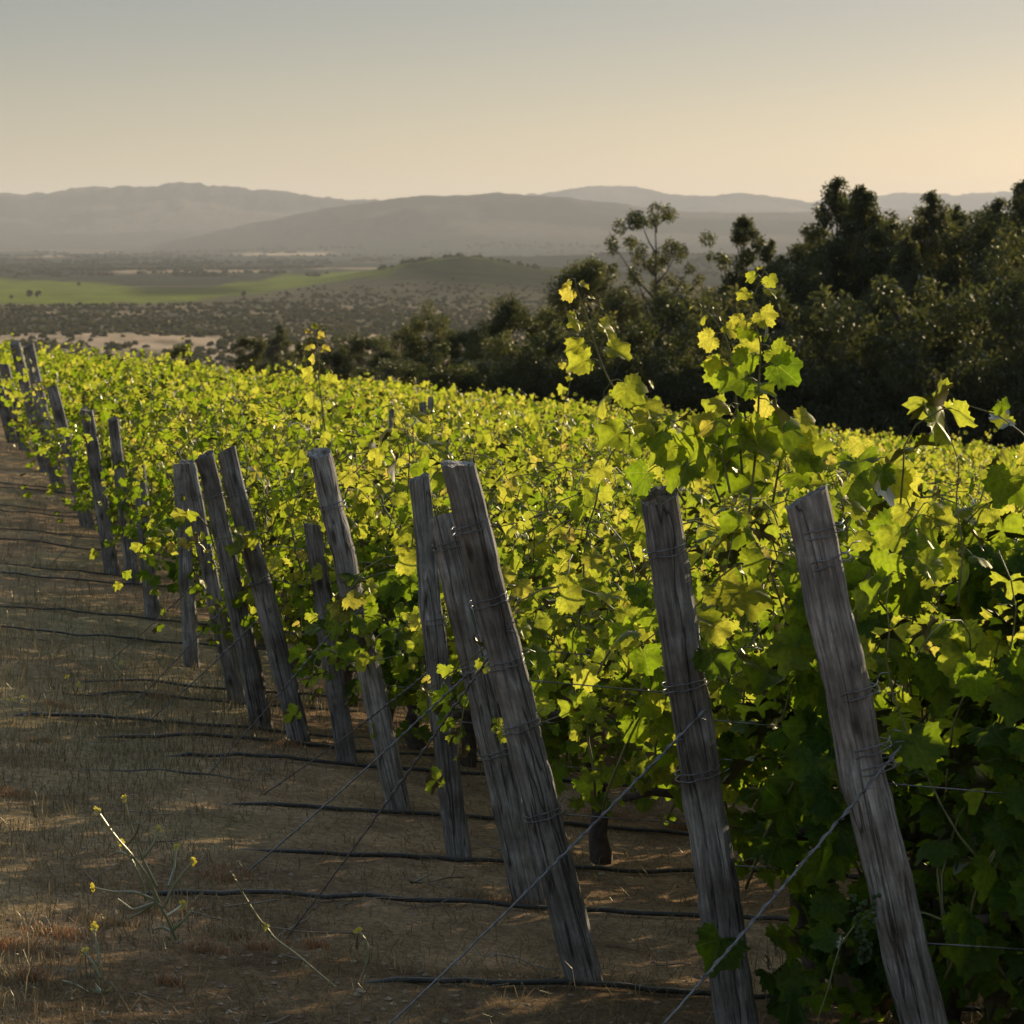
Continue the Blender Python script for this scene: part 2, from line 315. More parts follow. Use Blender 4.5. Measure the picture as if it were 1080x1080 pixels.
# ------------------------------------------------------------------ ground sheet (near slope, valley and mountains in one)
def build_ground():
    r = np.concatenate([np.exp(np.arange(math.log(.25), math.log(4), .06)), np.exp(np.arange(math.log(4), math.log(42), .0055)),
                        np.exp(np.arange(math.log(42), math.log(34000), .0150)), [34000.]])
    an = np.concatenate([np.arange(-180, -45, 5.), np.arange(-45, -11.5, 1.0), np.arange(-11.5, 11.5, .055), np.arange(11.5, 45, 1.0), np.arange(45, 180, 5.)])
    ph = np.radians(an); nr, na = len(r), len(ph)
    R, PH = np.meshgrid(r, ph, indexing='ij'); X = R*np.sin(PH); Y = R*np.cos(PH)
    Z = ground(X, Y)
    V = np.stack([X, Y, Z], -1).reshape(-1, 3); V = np.vstack([V, [[0, 0, gz(0, 0)]]])
    i = np.arange(nr-1)[:, None]*na; j = np.arange(na)[None]; k = (j+1) % na
    a, b, c, d = i+j, i+k, i+na+k, i+na+j
    T = np.concatenate([np.stack([a, c, b], -1).reshape(-1, 3), np.stack([a, d, c], -1).reshape(-1, 3)])
    jj = np.arange(na); T = np.vstack([T, np.stack([jj, (jj+1) % na, np.full(na, nr*na)], -1)])
    # colour of the land: bare soil, dry grass, valley scrub, sand, fields, woods
    px = 540+F*X/np.maximum(Y, 1); py = HY+F*61.6/np.maximum(R, 1)
    def mix(c, new, m): return c*(1-m[..., None])+np.array(new)*m[..., None]
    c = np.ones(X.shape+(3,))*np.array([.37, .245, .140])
    g = sstep(.42, .62, fbm(X*.55, Y*.30, 4, 31))
    c = mix(c, (.33, .26, .14), g*(R < 95)*.85)
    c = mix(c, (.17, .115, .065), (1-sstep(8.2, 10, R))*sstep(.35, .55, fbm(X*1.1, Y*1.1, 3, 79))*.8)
    c = mix(c, (.40, .265, .15), sstep(.5, .68, fbm(X*.8, Y*.8, 4, 77))*(R < 95)*.7)
    v = sstep(95, 300, R)
    c = mix(c, (.13, .112, .066), v)
    n_s = fbm(px/38., py/3.0, 4, 41)
    sand = sstep(347, 353, py)*(1-sstep(405, 450, py))*sstep(.24, .44, n_s)*v
    c = mix(c, (.50, .36, .23), sand)
    n_t = fbm(px/26., py/2.4, 4, 43)
    c = mix(c, (.30, .22, .13), sstep(318, 324, py)*(1-sstep(350, 356, py))*sstep(.55, .64, n_t)*v*.8)
    woods = (py < 300)*v
    c = mix(c, (.06, .060, .038), woods)
    for (yc, w, x0, x1, s) in ((287, 1.4, 120, 300, .40), (270.5, .8, 10, 70, .5), (269, .9, 250, 350, .55), (276, .7, 380, 640, .3), (266.8, .5, 60, 130, .4), (283, .8, 330, 420, .4)):
        m = np.exp(-((py-yc)/w)**2)*sstep(x0-15, x0+15, px)*(1-sstep(x1-15, x1+15, px))*sstep(.25, .5, fbm(px/14., py*.7, 3, 51))
        c = mix(c, (.48*s*2, .36*s*2, .22*s*2), np.clip(m*v, 0, 1))
    lo = np.interp(px, [-400, 0, 150, 250, 330, 420, 520, 600], [324, 321, 319, 314, 305, 306, 300, 296])
    up = np.interp(px, [-400, 0, 60, 140, 200, 240, 300, 400, 560, 600], [293, 293, 295, 302, 304, 300, 290, 287, 291, 296])
    fld = sstep(-2, 2, lo-py+5*(fbm(px/25., py*0, 2, 92)-.5))*sstep(-2, 2, py-up+5*(fbm(px/25., py*0, 2, 93)-.5))*(px < 600)*v
    stripe = .5+.5*np.sin(px*.09+py*2.1)
    c = mix(c, (.175, .20, .032), fld*(.70+.3*fbm(px/40., py/1.6, 3, 91))*(1-.3*sstep(400, 470, px)*sstep(288, 300, py)))
    hill = np.exp(-((px-455)/90)**2)*np.exp(-((R-3900)/190.)**2)
    hm_ = np.exp(-((px-500)/np.where(px < 500, 72, 125))**2)*np.exp(-((R-3750)/480.)**2)
    c = mix(c, (.028, .036, .014), np.clip(hm_*2.2, 0, .9))  # dark olive hill front, with the shade on that face painted in
    c = mix(c, (.15, .17, .035), np.clip(hill*2.0, 0, .95)*sstep(.35, .55, fbm(px/12., R/60., 3, 61)))
    dark = sstep(300, 304, py)*(1-sstep(310, 313, py))*sstep(120, 160, px)*(1-sstep(230, 300, px))*v
    c = mix(c, (.035, .045, .016), dark*.8)
    mt = sstep(11600, 12600, R)
    c = mix(c, (.055, .052, .036), mt*.95)
    c = mix(c, (.16, .13, .08), mt*sstep(.5, .62, fbm(X/900.+Y/2500., Y/1100., 5, 71))*.75)
    col = np.ones((nr*na+1, 4)); col[:-1, :3] = c.reshape(-1, 3); col[-1, :3] = (.15, .1, .06)
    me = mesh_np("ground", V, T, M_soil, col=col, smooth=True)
    tag(link("ground", me), kind="structure")
build_ground()

def build_haze():
    X0, X1, Z0, Z1 = -34500., 34500., -140., 560.
    v = np.array([[x, y, z] for x in (X0, X1) for y in (X0, X1) for z in (Z0, Z1)])
    q = [(0, 1, 3, 2), (4, 6, 7, 5), (0, 4, 5, 1), (2, 3, 7, 6), (0, 2, 6, 4), (1, 5, 7, 3)]
    T = [t for (a, b, c, d) in q for t in ((a, b, c), (a, c, d))]
    m, t = new_mat("haze"); p = N(t, "ShaderNodeVolumePrincipled")
    p.inputs['Color'].default_value = (.93, .92, .93, 1); p.inputs['Density'].default_value = HAZE; p.inputs['Anisotropy'].default_value = .1
    o = N(t, "ShaderNodeOutputMaterial"); t.links.new(p.outputs[0], o.inputs['Volume'])
    tag(link("haze", mesh_np("haze", v, T, m)), kind="stuff")
build_haze()

# ------------------------------------------------------------------ grape leaves
def leaf_template(level, seed):
    rg = np.random.RandomState(seed)
    key_p = [0, 12, 25, 38, 52, 66, 79, 95, 110, 130, 150, 166, 180]
    key_r = [.60, .52, .43, .50, .56, .50, .41, .47, .51, .46, .42, .33, .22]
    if level == 0: ph = np.linspace(-180, 180, 42, endpoint=False)
    elif level == 1: ph = np.array([-165, -130, -108, -79, -52, -25, 0, 25, 52, 79, 108, 130, 165.])
    else: ph = np.array([-150, -108, -60, -25, 0, 25, 60, 108, 150.])[[0, 1, 2, 4, 6, 7, 8]]
    r = np.interp(np.abs(ph), key_p, key_r)*(1+rg.uniform(-.07, .07, len(ph)))
    if level == 0: r = r*(1+np.where(np.arange(len(ph)) % 2 == 0, .075, -.075))
    x = r*np.sin(np.radians(ph))*1.12; y = .22+r*np.cos(np.radians(ph))
    def lift(x, y):
        a = np.arctan2(x, y-.0); q = np.hypot(x, y-.22)
        fold = .20+.22*rg_fold; return -abs_(x)*fold*-1-q*q*droop+np.sin(a*5+ph0)*q*wave
    rg_fold = rg.uniform(-1, 1); droop = rg.uniform(.1, .95); wave = rg.uniform(.08, .22); ph0 = rg.uniform(0, 6); abs_ = np.abs
    n = len(ph)
    if level == 0:
        P = [np.array([[0, .20, 0.]]), np.stack([x*.55, .20+(y-.20)*.55, x*0], -1), np.stack([x, y, x*0], -1)]
        V = np.vstack(P); V[:, 2] = lift(V[:, 0], V[:, 1])
        j = np.arange(n); k = (j+1) % n
        T = np.vstack([np.stack([j*0, 1+k, 1+j], -1), np.stack([1+j, 1+k, 1+n+k], -1), np.stack([1+j, 1+n+k, 1+n+j], -1)])
    else:
        V = np.vstack([[[0, .20, 0.]], np.stack([x, y, x*0], -1)]); V[:, 2] = lift(V[:, 0], V[:, 1])
        j = np.arange(n); k = (j+1) % n
        if level == 2: j, k = np.arange(n-1), np.arange(1, n)
        T = np.stack([j*0, 1+k, 1+j], -1)
    return V, T
TEMPL = [[leaf_template(l, 10*l+s) for s in range(5)] for l in range(3)]

def place_leaves(pos, nrm, tip, size, tint, level, rg):
    """Arrays of leaf bases, normals, tip directions -> verts, tris, tint, uv."""
    out = Acc()
    nrm = nrm/np.linalg.norm(nrm, axis=1)[:, None]
    tip = tip-nrm*np.sum(tip*nrm, 1)[:, None]; tip /= np.linalg.norm(tip, axis=1)[:, None]+1e-9
    side = np.cross(tip, nrm)
    which = rg.randint(0, 5, len(pos))
    for w in range(5):
        s = which == w
        if not s.any(): continue
        V, T = TEMPL[level][w]; n = len(V); m = int(s.sum())
        sc_ = size[s][:, None, None]
        W = pos[s][:, None]+sc_*(V[None, :, 0:1]*side[s][:, None]+V[None, :, 1:2]*tip[s][:, None]+V[None, :, 2:3]*nrm[s][:, None])
        TT = T[None]+(np.arange(m)*n)[:, None, None]
        out.add(W.reshape(-1, 3), TT.reshape(-1, 3), np.repeat(tint[s], n), np.tile(V[:, :2], (m, 1)))
    return out

def vine_data(seed, level, n_shoot, per, top, low, half, leafs, spread=.62, tall=3, fill=80):
    """One metre of trellised vine: shoots rise from the cordon and carry leaves; x runs along the row."""
    rg = np.random.RandomState(seed)
    pos, nrm, tip, siz, tin, canes = [], [], [], [], [], []
    for k in range(n_shoot):
        x = rg.uniform(-spread, spread); y = rg.uniform(-.08, .08); z = rg.uniform(.42, .62) if low > .3 else rg.uniform(.3, .6)
        is_tall = k < tall
        ht = top+rg.uniform(-.18, .06)+(rg.uniform(.04, .20) if is_tall else 0)
        sidew = rg.choice([-1, 1]); hang = (rg.rand() < .38) and not is_tall
        p = np.array([x, y, z]); d = np.array([rg.normal(0, .25), sidew*rg.uniform(.05, .5), 1.])
        path = [p.copy()]; step = .075; nn = int(per*(1.2 if is_tall else rg.uniform(.75, 1.05)))
        for i in range(nn):
            f = i/nn
            if hang: d += np.array([rg.normal(0, .12), sidew*.08, -.24])
            else:
                d += np.array([rg.normal(0, .16), rg.normal(0, .14)-p[1]*.5, .12 if p[2] < ht else -.45])
            if is_tall: d[0] += rg.normal(0, .1)
            d /= np.linalg.norm(d); p = p+d*step
            if p[2] < low+.02: break
            if abs(p[1]) > half: p[1] = math.copysign(half, p[1])
            path.append(p.copy())
            young = sstep(.72, 1.0, f)*(1. if (is_tall or p[2] > top-.15) else .35)
            s = leafs*rg.uniform(.6, 1.3)*(1-.55*young)
            out = np.array([rg.normal(0, .35), sidew*.5*(1-f*.5)+rg.normal(0, .35)+p[1]*1.3, rg.uniform(-.1, .35)])
            out /= np.linalg.norm(out)+1e-6
            b = p+out*rg.uniform(.03, .085)*(1-.5*young)
            nv = np.array([out[0]*.5+rg.normal(0, .45), out[1]*1.0+rg.normal(0, .35), .55+rg.normal(0, .35)])
            tv = np.array([out[0]+rg.normal(0, .35), out[1]*.5+rg.normal(0, .2), -1+rg.uniform(0, 1.1)])
            pos.append(b); nrm.append(nv); tip.append(tv); siz.append(s)
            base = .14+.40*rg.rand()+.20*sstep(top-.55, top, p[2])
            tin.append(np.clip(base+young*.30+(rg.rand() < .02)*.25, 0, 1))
        if len(path) > 3: canes.append(np.array(path))
    nc = max(9, fill//22); cc = [(rg.uniform(-.5, .5), rg.uniform(low+.08, top-.04), rg.choice([-1, 1]), rg.uniform(.06, .13), rg.uniform(.6, 1.2)) for _ in range(nc)]
    for k in range(fill):                                  # leaves of laterals, gathered in clumps along the sides
        cx, cz, sidew, cs, co = cc[rg.randint(nc)]; z = min(top, max(low, cz+rg.normal(0, cs)))
        w = half*(1-.35*abs((z-(low+top)/2)/((top-low)/2))**2)
        pos.append([cx+rg.normal(0, cs*1.1), sidew*w*rg.uniform(.35, 1.05)*co, z])
        nrm.append([rg.normal(0, .45), sidew*(.8+rg.normal(0, .3)), .6+rg.normal(0, .35)])
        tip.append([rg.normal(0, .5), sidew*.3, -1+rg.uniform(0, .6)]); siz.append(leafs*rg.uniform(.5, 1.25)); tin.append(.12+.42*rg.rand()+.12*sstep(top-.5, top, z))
    A = place_leaves(np.array(pos), np.array(nrm), np.array(tip), np.array(siz), np.array(tin), level, rg)
    return A, canes

def trunk_mesh(seed):
    rg = np.random.RandomState(seed); A = Acc()
    zz = np.linspace(-.08, .56, 9); x = np.cumsum(rg.normal(0, .014, 9)); y = np.cumsum(rg.normal(0, .010, 9))
    V, T = tube(np.stack([x, y, zz], 1), np.interp(zz, [-.08, .1, .5, .56], [.042, .028, .024, .034])*rg.uniform(.9, 1.25), 8)
    A.add(V+rg.normal(0, .0025, V.shape), T)
    for s in (-1, 1):
        xs = np.linspace(0, .5*s, 7)
        V, T = tube(np.stack([x[-1]+xs, y[-1]+rg.normal(0, .008, 7), .54+.03*np.sin(np.abs(xs)*5)+rg.normal(0, .006, 7)], 1), np.linspace(.022, .012, 7), 7)
        A.add(V+rg.normal(0, .002, V.shape), T)
    return A.mesh("vine_trunk", M_bark, True)
def cane_mesh(canes, seed, sides=5):
    rg = np.random.RandomState(seed); A = Acc()
    for c in canes:
        V, T = tube(c, np.linspace(.0042, .0016, len(c)), sides); A.add(V, T)
    return A.mesh("cane", M_cane, True)

TRUNKS = [trunk_mesh(s) for s in range(5)]
def make_variants(tagname, n, level, mat, seed0, cane=True, **kw):
    out = []
    for i in range(n):
        A, canes = vine_data(seed0+i, level, **kw)
        out.append((A.mesh(tagname, mat, smooth=level == 0), cane_mesh(canes, i) if cane else None, A))
    return out
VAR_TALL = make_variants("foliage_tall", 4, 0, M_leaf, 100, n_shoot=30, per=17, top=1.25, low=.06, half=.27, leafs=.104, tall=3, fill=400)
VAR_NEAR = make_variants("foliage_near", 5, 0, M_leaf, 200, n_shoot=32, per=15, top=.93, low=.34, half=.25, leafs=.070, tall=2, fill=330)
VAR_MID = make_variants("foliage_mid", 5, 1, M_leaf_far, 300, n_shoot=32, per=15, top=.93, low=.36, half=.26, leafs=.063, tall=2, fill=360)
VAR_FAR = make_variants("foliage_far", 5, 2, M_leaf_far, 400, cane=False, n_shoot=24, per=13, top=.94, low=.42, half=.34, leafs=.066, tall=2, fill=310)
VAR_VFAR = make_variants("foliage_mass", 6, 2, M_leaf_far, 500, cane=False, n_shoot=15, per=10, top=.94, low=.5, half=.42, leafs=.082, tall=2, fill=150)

# ------------------------------------------------------------------ end posts (picture place of top and foot, widths)
POSTS = [  # top x, y, foot x, y, width top, width foot, label
    (856, 522, 1003, 1205, 52, 55, "thick grey weathered post nearest the viewer, beside the big leaves at the right edge"),
    (692, 523, 779, 1112, 44, 50, "grey squared post with a pale crack near its flat top, under tall vine shoots"),
    (479, 490, 619, 1042, 39, 42, "long leaning grey post with knotty frayed wood under its top, foot on bare soil"),
    (467, 545, 558, 952, 35, 36, "leaning grey post half hidden behind the long knotty post, with its top lower"),
    (443, 503, 483, 900, 24, 29, "slim almost upright post just left of the leaning knotty pair"),
    (339, 477, 421, 852, 26, 28, "leaning post whose middle is wrapped by leaves where the bright guy wire is tied"),
    (328, 553, 365, 808, 21, 23, "short dark post overgrown by leaves, low beside the leaf-wrapped leaning post"),
    (237, 475, 317, 787, 22, 25, "rightmost leaning post in the cluster of four posts"),
    (216, 480, 276, 769, 21, 25, "second leaning post from the right in the cluster of four"),
    (201, 486, 250, 742, 17, 20, "second leaning post from the left in the cluster of four"),
    (188, 490, 201, 702, 15, 19, "almost upright post at the left of the cluster of four posts"),
    (146, 492, 162, 655, 11, 14, "thin upright post in the shade just left of the cluster of four posts"),
    (118, 442, 140, 617, 10, 13, "thin post with yellow leaves hanging over its middle on the left side"),
    (92, 432, 119, 605, 11, 14, "lone dark post standing clear of leaves at its top, right of the tall far post"),
    (55, 408, 93, 558, 10, 13, "leaning post half covered by vine leaves, just right of the tall far pair"),
    (30, 364, 62, 521, 10, 12, "tall far leaning post with a thin sunlit edge near the left border"),
    (16, 362, 50, 497, 9, 11, "tall far leaning post touching the sunlit-edged one, near the left border"),
    (4, 384, 27, 474, 9, 10, "small far post by the left border of the picture"),
    (-10, 378, 14, 468, 9, 10, "farthest leaning post cut by the left border of the picture"),
]
def post_mesh(L, w0, w1, seed, detail):
    rg = np.random.RandomState(seed); ns = 20 if detail else 10; nz = max(14, int(L/.03)) if detail else 10
    th = np.arange(ns)/ns*2*math.pi+math.pi/4*0
    sq = 1/np.maximum(np.abs(np.cos(th)), np.abs(np.sin(th)))
    prof = (.62*np.minimum(sq, 1.22)+.38)*(1+rg.uniform(-.05, .05, ns)); prof /= 1.02
    zz = np.linspace(-.25, L, nz); t = np.clip(zz/L, 0, 1)
    V = []
    bx = np.cumsum(rg.normal(0, .0016, nz)); by = np.cumsum(rg.normal(0, .0012, nz))
    crack = rg.rand(ns) < .16
    for i, z in enumerate(zz):
        w = (w1+(w0-w1)*t[i])/2
        r = w*prof*(1+.05*(vnoise(th*2.2+seed, np.full(ns, z*5.), seed)-.5)+.05*(vnoise(th*6+seed, np.full(ns, z*16.), seed+2)-.5))
        r = r*(1-.10*crack*(vnoise(np.arange(ns)*3.1, np.full(ns, z*3.), seed+9) > .45))
        zt = z+(0 if i < nz-1 else 1)*(np.cos(th-.9-seed*1.7)*.014*(w0/.09)+rg.uniform(-.006, .003, ns)*(rg.rand(ns) < .6))
        V.append(np.stack([bx[i]+r*np.cos(th), by[i]+r*np.sin(th), np.broadcast_to(zt, (ns,))], 1))
    V = np.vstack(V); i = np.arange(nz-1)[:, None]*ns; j = np.arange(ns)[None]; k = (j+1) % ns
    a, b, c, d = i+j, i+k, i+ns+k, i+ns+j
    T = np.concatenate([np.stack([a, b, c], -1).reshape(-1, 3), np.stack([a, c, d], -1).reshape(-1, 3)])
    m = len(V); top = V[-ns:]; V = np.vstack([V, top*[.55, .55, 1]+[bx[-1]*.45, by[-1]*.45, -.004], [[bx[-1], by[-1], L-.002]]])
    jj = np.arange(ns); kk = (jj+1) % ns
    T = np.vstack([T, np.stack([m-ns+jj, m-ns+kk, m+kk], -1), np.stack([m-ns+jj, m+kk, m+jj], -1), np.stack([m+jj, m+kk, np.full(ns, m+ns)], -1)])
    return mesh_np("end_post", V, T, M_wood)

def wrap_mesh(r, z, seed, turns=2, th=.0016):
    rg = np.random.RandomState(seed); n = 26*turns; a = np.linspace(0, 2*math.pi*turns, n)
    rr = r*1.06*(1+.10*np.abs(np.sin(2*a)))
    p = np.stack([rr*np.cos(a), rr*np.sin(a), z+np.linspace(-.008, .008, n)*turns+rg.normal(0, .0015, n)], 1)
    V, T = tube(p, th, 5); A = Acc(); A.add(V, T)
    for k in range(2):      # twisted loose ends at the sunny side
        e = p[-1] if k else p[0]; q = np.array([e, e+[.012, rg.uniform(-.01, .01), .01], e+[.02+rg.uniform(0, .015), rg.uniform(-.02, .02), rg.uniform(-.012, .02)]])
        V, T = tube(q, th*.9, 4); A.add(V, T)
    return A.mesh("wire_wrap", M_wire, True)

ROWDIR = np.array([1, .3])/1.044
def s_of(x, y): return (y-.3*x)/1.044
foot = []
for i, (tx, ty, fx, fy, w0, w1, lab) in enumerate(POSTS):
    if i > 10: w0 *= 1.3; w1 *= 1.3
    x, d, z = on_ground(fx, fy)
    xt = (tx-540)/F*d; dt = d+.3*(xt-x); top = at(tx, ty, dt)
    z = gz(x, d); base = np.array([x, d, z])
    ax = Vector(top-base); L = ax.length
    me = post_mesh(L, w0/F*dt*.93, w1/F*d*.93, i+3, i < 11)
    o = link("end_post", me); o.location = base
    q = Vector((0, 0, 1)).rotation_difference(ax.normalized())
    o.rotation_mode = 'QUATERNION'; o.rotation_quaternion = q
    tag(o, lab, "fence post", "leaning wooden posts at the ends of the vine rows")
    foot.append((x, d, base, top, L, w0/F*dt, w1/F*d))
    if i < 11:
        rg = np.random.RandomState(50+i)
        hs = {0: [.945, .90, .70, .615, .585], 1: [.90, .66, .50], 2: [.88, .74, .62, .50, .33], 3: [.93, .62, .4], 4: [.62, .4]}.get(i, [.85, .55])
        for j, h in enumerate(hs):
            rr = (w1+(w0-w1)*h)/F*d*.93/2
            link("wire_wrap", wrap_mesh(rr, h*L, i*10+j, 2 if i < 6 else 1, .0017 if i < 6 else .002), o)

# guy wires: from the posts down to ground anchors on the left
GUYS = [  # post index, point on post, ground or lower picture point
    (0, (946, 792), (560, 1215), "guy wire coming down from the thickest nearest post to the bottom edge"),
    (1, (744, 748), (392, 1092), "twisted guy wire coming down from the post with the pale crack"),
    (2, (541, 656), (298, 982), "guy wire coming down from the long knotty leaning post"),
    (3, (515, 690), (255, 916), "guy wire coming down from the post behind the knotty one"),
    (4, (463, 700), (272, 836), "guy wire coming down from the slim almost upright post"),
    (5, (386, 622), (216, 820), "bright silver guy wire coming down from the leaf-wrapped leaning post"),
    (7, (284, 642), (150, 762), "guy wire of the rightmost post of the cluster of four"),
    (8, (262, 612), (133, 748), "guy wire of the second post from the right of the cluster of four"),
    (9, (226, 596), (112, 694), "guy wire of the second post from the left of the cluster of four"),
    (12, (128, 518), (50, 592), "far guy wire of the thin post with yellow leaves"),
    (14, (72, 470), (8, 520), "farthest guy wire, by the tall far post pair"),
]
def wire_path(a, b, sag, n=24, jit=.0, seed=0):
    rg = np.random.RandomState(seed); t = np.linspace(0, 1, n)[:, None]
    p = a*(1-t)+b*t; p[:, 2] -= sag*4*(t*(1-t))[:, 0]; p[1:-1] += rg.normal(0, jit, (n-2, 3)); return p
for k, (pi, up_, dn, lab) in enumerate(GUYS):
    x, d, base, top, L, w0, w1 = foot[pi]
    f = np.clip((up_[1]-POSTS[pi][1])/(POSTS[pi][3]-POSTS[pi][1]), 0, 1)
    dd = top[1]*(1-f)+base[1]*f-w0*.5
    a = at(up_[0], up_[1], dd); gx, gd, g_z = on_ground(*dn); b = np.array([gx, gd, g_z-.02])
    A = Acc(); p = wire_path(a, b, .012, 60, .0006, k)
    V, T = tube(p, .0027, 5); A.add(V, T)
    tt = np.linspace(0, 1, 240); nn = int(240*.55) if pi in (0, 1, 2, 5) else 100     # second strand twisted round the upper part
    tw = np.array([np.interp(tt[:nn], np.linspace(0, 1, 60), p[:, c]) for c in range(3)]).T
    an_ = np.arange(nn)*.8; tw[:, 0] += .0040*np.cos(an_); tw[:, 2] += .0040*np.sin(an_)
    V, T = tube(tw, .0019, 4); A.add(V, T)
    for q in range(3):
        e = p[2+q*4]; V, T = tube(np.array([e, e+[.01, -.01, .012], e+[.028, -.006, .004+.01*q]]), .0018, 4); A.add(V, T)
    tag(link("guy_wire", A.mesh("guy_wire", M_wire, True)), lab, "wire", "guy wires bracing the end posts")

# ------------------------------------------------------------------ rows
ss = sorted([(s_of(f[0], f[1]), i) for i, f in enumerate(foot)])
rows = []
for s, i in ss:
    if rows and s-rows[-1][0] < .42: continue
    while rows and s-rows[-1][0] > 1.75: rows.append((rows[-1][0]+1.15, None))
    rows.append((s, i))
while rows[-1][0] < 88: rows.append((rows[-1][0]+(1.25 if rows[-1][0] < 40 else 1.6), None))
ex = np.array([f[0] for f in foot]); es = np.array([s_of(f[0], f[1]) for f in foot]); od = np.argsort(es)
def row_start(s):
    if s <= es.max(): return float(np.interp(s, es[od], ex[od]))
    return float(ex[od][-1]-.19*(s-es.max()))
def row_pt(s, x): return x, 1.044*s+.3*x

PN = {0: "thickest nearest post", 1: "post with the pale crack", 2: "long knotty post", 3: "half hidden leaning post", 4: "slim upright post", 5: "leaf-wrapped post",
      6: "short overgrown post", 7: "rightmost post of the cluster of four", 8: "second post from the right in the cluster", 9: "second post from the left in the cluster",
      10: "leftmost post of the cluster of four", 11: "thin upright post left of the cluster", 12: "thin post with hanging yellow leaves", 13: "lone dark post",
      14: "leaning post right of the far pair", 15: "far post with sunlit edge", 16: "far post touching the sunlit-edged one", 17: "small post by the left border", 18: "farthest post"}
ROWNAME = {k: "the row of the "+v for k, v in PN.items()}
ORD = ["first", "second", "third", "fourth", "fifth", "sixth", "seventh", "eighth", "ninth", "tenth"]
rg = np.random.RandomState(5)
proto = {}; n_things = 0; mass = Acc(); first_vines = {}
for ri, (s, pi) in enumerate(rows):
    x0 = row_start(s)+(.60 if ri < 4 else .48)
    k = 0; x = x0
    while True:
        xx, yy = row_pt(s, x)
        lim = .172*yy+(2.4 if s < 14 else 1.2)
        if xx > lim: break
        if k == 0: yy += .14 if s < 12 else .18
        zz = float(ground(xx, yy, False))
        visible = xx < .185*yy+.7
        if xx > -.19*yy-1:
            sc_ = 1+rg.uniform(-.06, .06)+(rg.uniform(-.13, .10) if ri > 2 else 0)+(fbm(xx*.35, yy*.35, 2, 8)-.5)*.3*(ri > 4); flip = rg.randint(0, 2)*math.pi; rz = math.atan(.3)+flip+rg.normal(0, .05)
            near = ri < 7; mid = s < 24
            if n_things < 297:
                var = VAR_TALL if ri < 2 or (ri == 2 and k > 2) else VAR_NEAR if near else VAR_MID if mid else VAR_FAR
                vi = rg.randint(len(var)); fo, ca, _ = var[vi]
                if True:
                    root = bpy.data.objects.new("grapevine", None); COL.objects.link(root); root.empty_display_size = .2
                    link("foliage", fo, root)
                    if s < 24: link("trunk", TRUNKS[rg.randint(5)], root)
                    if ca is not None: link("canes", ca, root)
                root.location = (xx, yy, zz); root.rotation_euler = (0, 0, rz)
                root.scale = (1, 1, sc_)
                if pi in ROWNAME and k < 10:
                    lab = "grapevine, %s in %s" % (ORD[k], ROWNAME[pi]); grp = "grapevines of the nearer rows"
                elif s < 24: lab = "leafy backlit grapevine in the trellised rows behind the cluster of four posts"; grp = "grapevines of the middle rows"
                else: lab = "small yellow-green grapevine in the dense far rows below the dark trees"; grp = "grapevines of the far rows"
                tag(root, lab, "grapevine", grp)
                if k < 3: first_vines[(ri, k)] = root
                n_things += 1
            elif visible:
                A = VAR_VFAR[rg.randint(len(VAR_VFAR))][2]
                c_, s_ = math.cos(rz), math.sin(rz)
                V = np.vstack(A.V)*[1.12, 1, sc_]; V = np.stack([V[:, 0]*c_-V[:, 1]*s_+xx, V[:, 0]*s_+V[:, 1]*c_+yy, V[:, 2]+zz], 1)
                mass.add(V, np.vstack(A.T), np.clip(np.concatenate(A.t)+rg.normal(0, .05), 0, 1))
        x += 1.0 if s < 40 else 1.1
        k += 1
tag(link("far_vine_foliage", mass.mesh("far_vine_foliage", M_leaf_far)), "distant rows of vine foliage merging into one yellow-green mass", "vineyard", kind="stuff")
print("ROWS", len(rows), "things", n_things, "mass verts", mass.n)

# hoses and trellis wires along the near rows
HL = {0: 1.3, 1: 1.4, 2: 1.15, 3: 1.15, 4: 1.3, 5: 1.0, 6: .9, 7: 1.1}
HN = ["closest to the viewer", "second from the viewer", "third from the viewer", "fourth from the viewer", "fifth from the viewer", "sixth from the viewer",
      "seventh from the viewer", "eighth from the viewer", "ninth from the viewer", "tenth from the viewer"]
hc = 0
hose_s = [r[0] for r in rows if r[0] < 32]
extra = []
for k, s in enumerate(hose_s):
    if s > 14 and k % 3 == 1: continue
    extra.append(s)
    if k+1 < len(hose_s) and hose_s[k+1]-s > 1.0 and 9 < s < 15: extra.append(s+.52)
for k, s in enumerate(extra):
    rg = np.random.RandomState(900+k); xs0 = row_start(s)-rg.uniform(.6, 1.5)*(1 if s < 14 else 1.4); xs1 = min(.19*s*1.2+1.0, xs0+9)
    n = int((xs1-xs0)/.06)+2; xs = np.linspace(xs0, xs1, n); t = xs-xs0
    ys = 1.044*s+.3*xs-.16*np.exp(-t*2.4)*0-.12+.016*(fbm(xs*.7, xs*0+k, 2, k)-.5)*2-.06*np.exp(-t*3)
    zs = ground(xs, ys)+.014-.03*np.exp(-t*8)-.022*np.clip((fbm(xs*.8, xs*0+k*3., 2, k+50)-.5)*3, -.3, 1)*(1 if s > 11 else .35)
    V, T = tube(np.stack([xs, ys, zs], 1), .0075 if s < 13 else .006, 7)
    A = Acc(); A.add(V, T)
    lab = "black drip hose lying on the soil, %s" % HN[k] if k < 10 else "thin black drip hose on the shaded ground between the far posts"
    tag(link("drip_hose", A.mesh("drip_hose", M_hose, True)), lab, "hose", "black drip hoses on the ground")
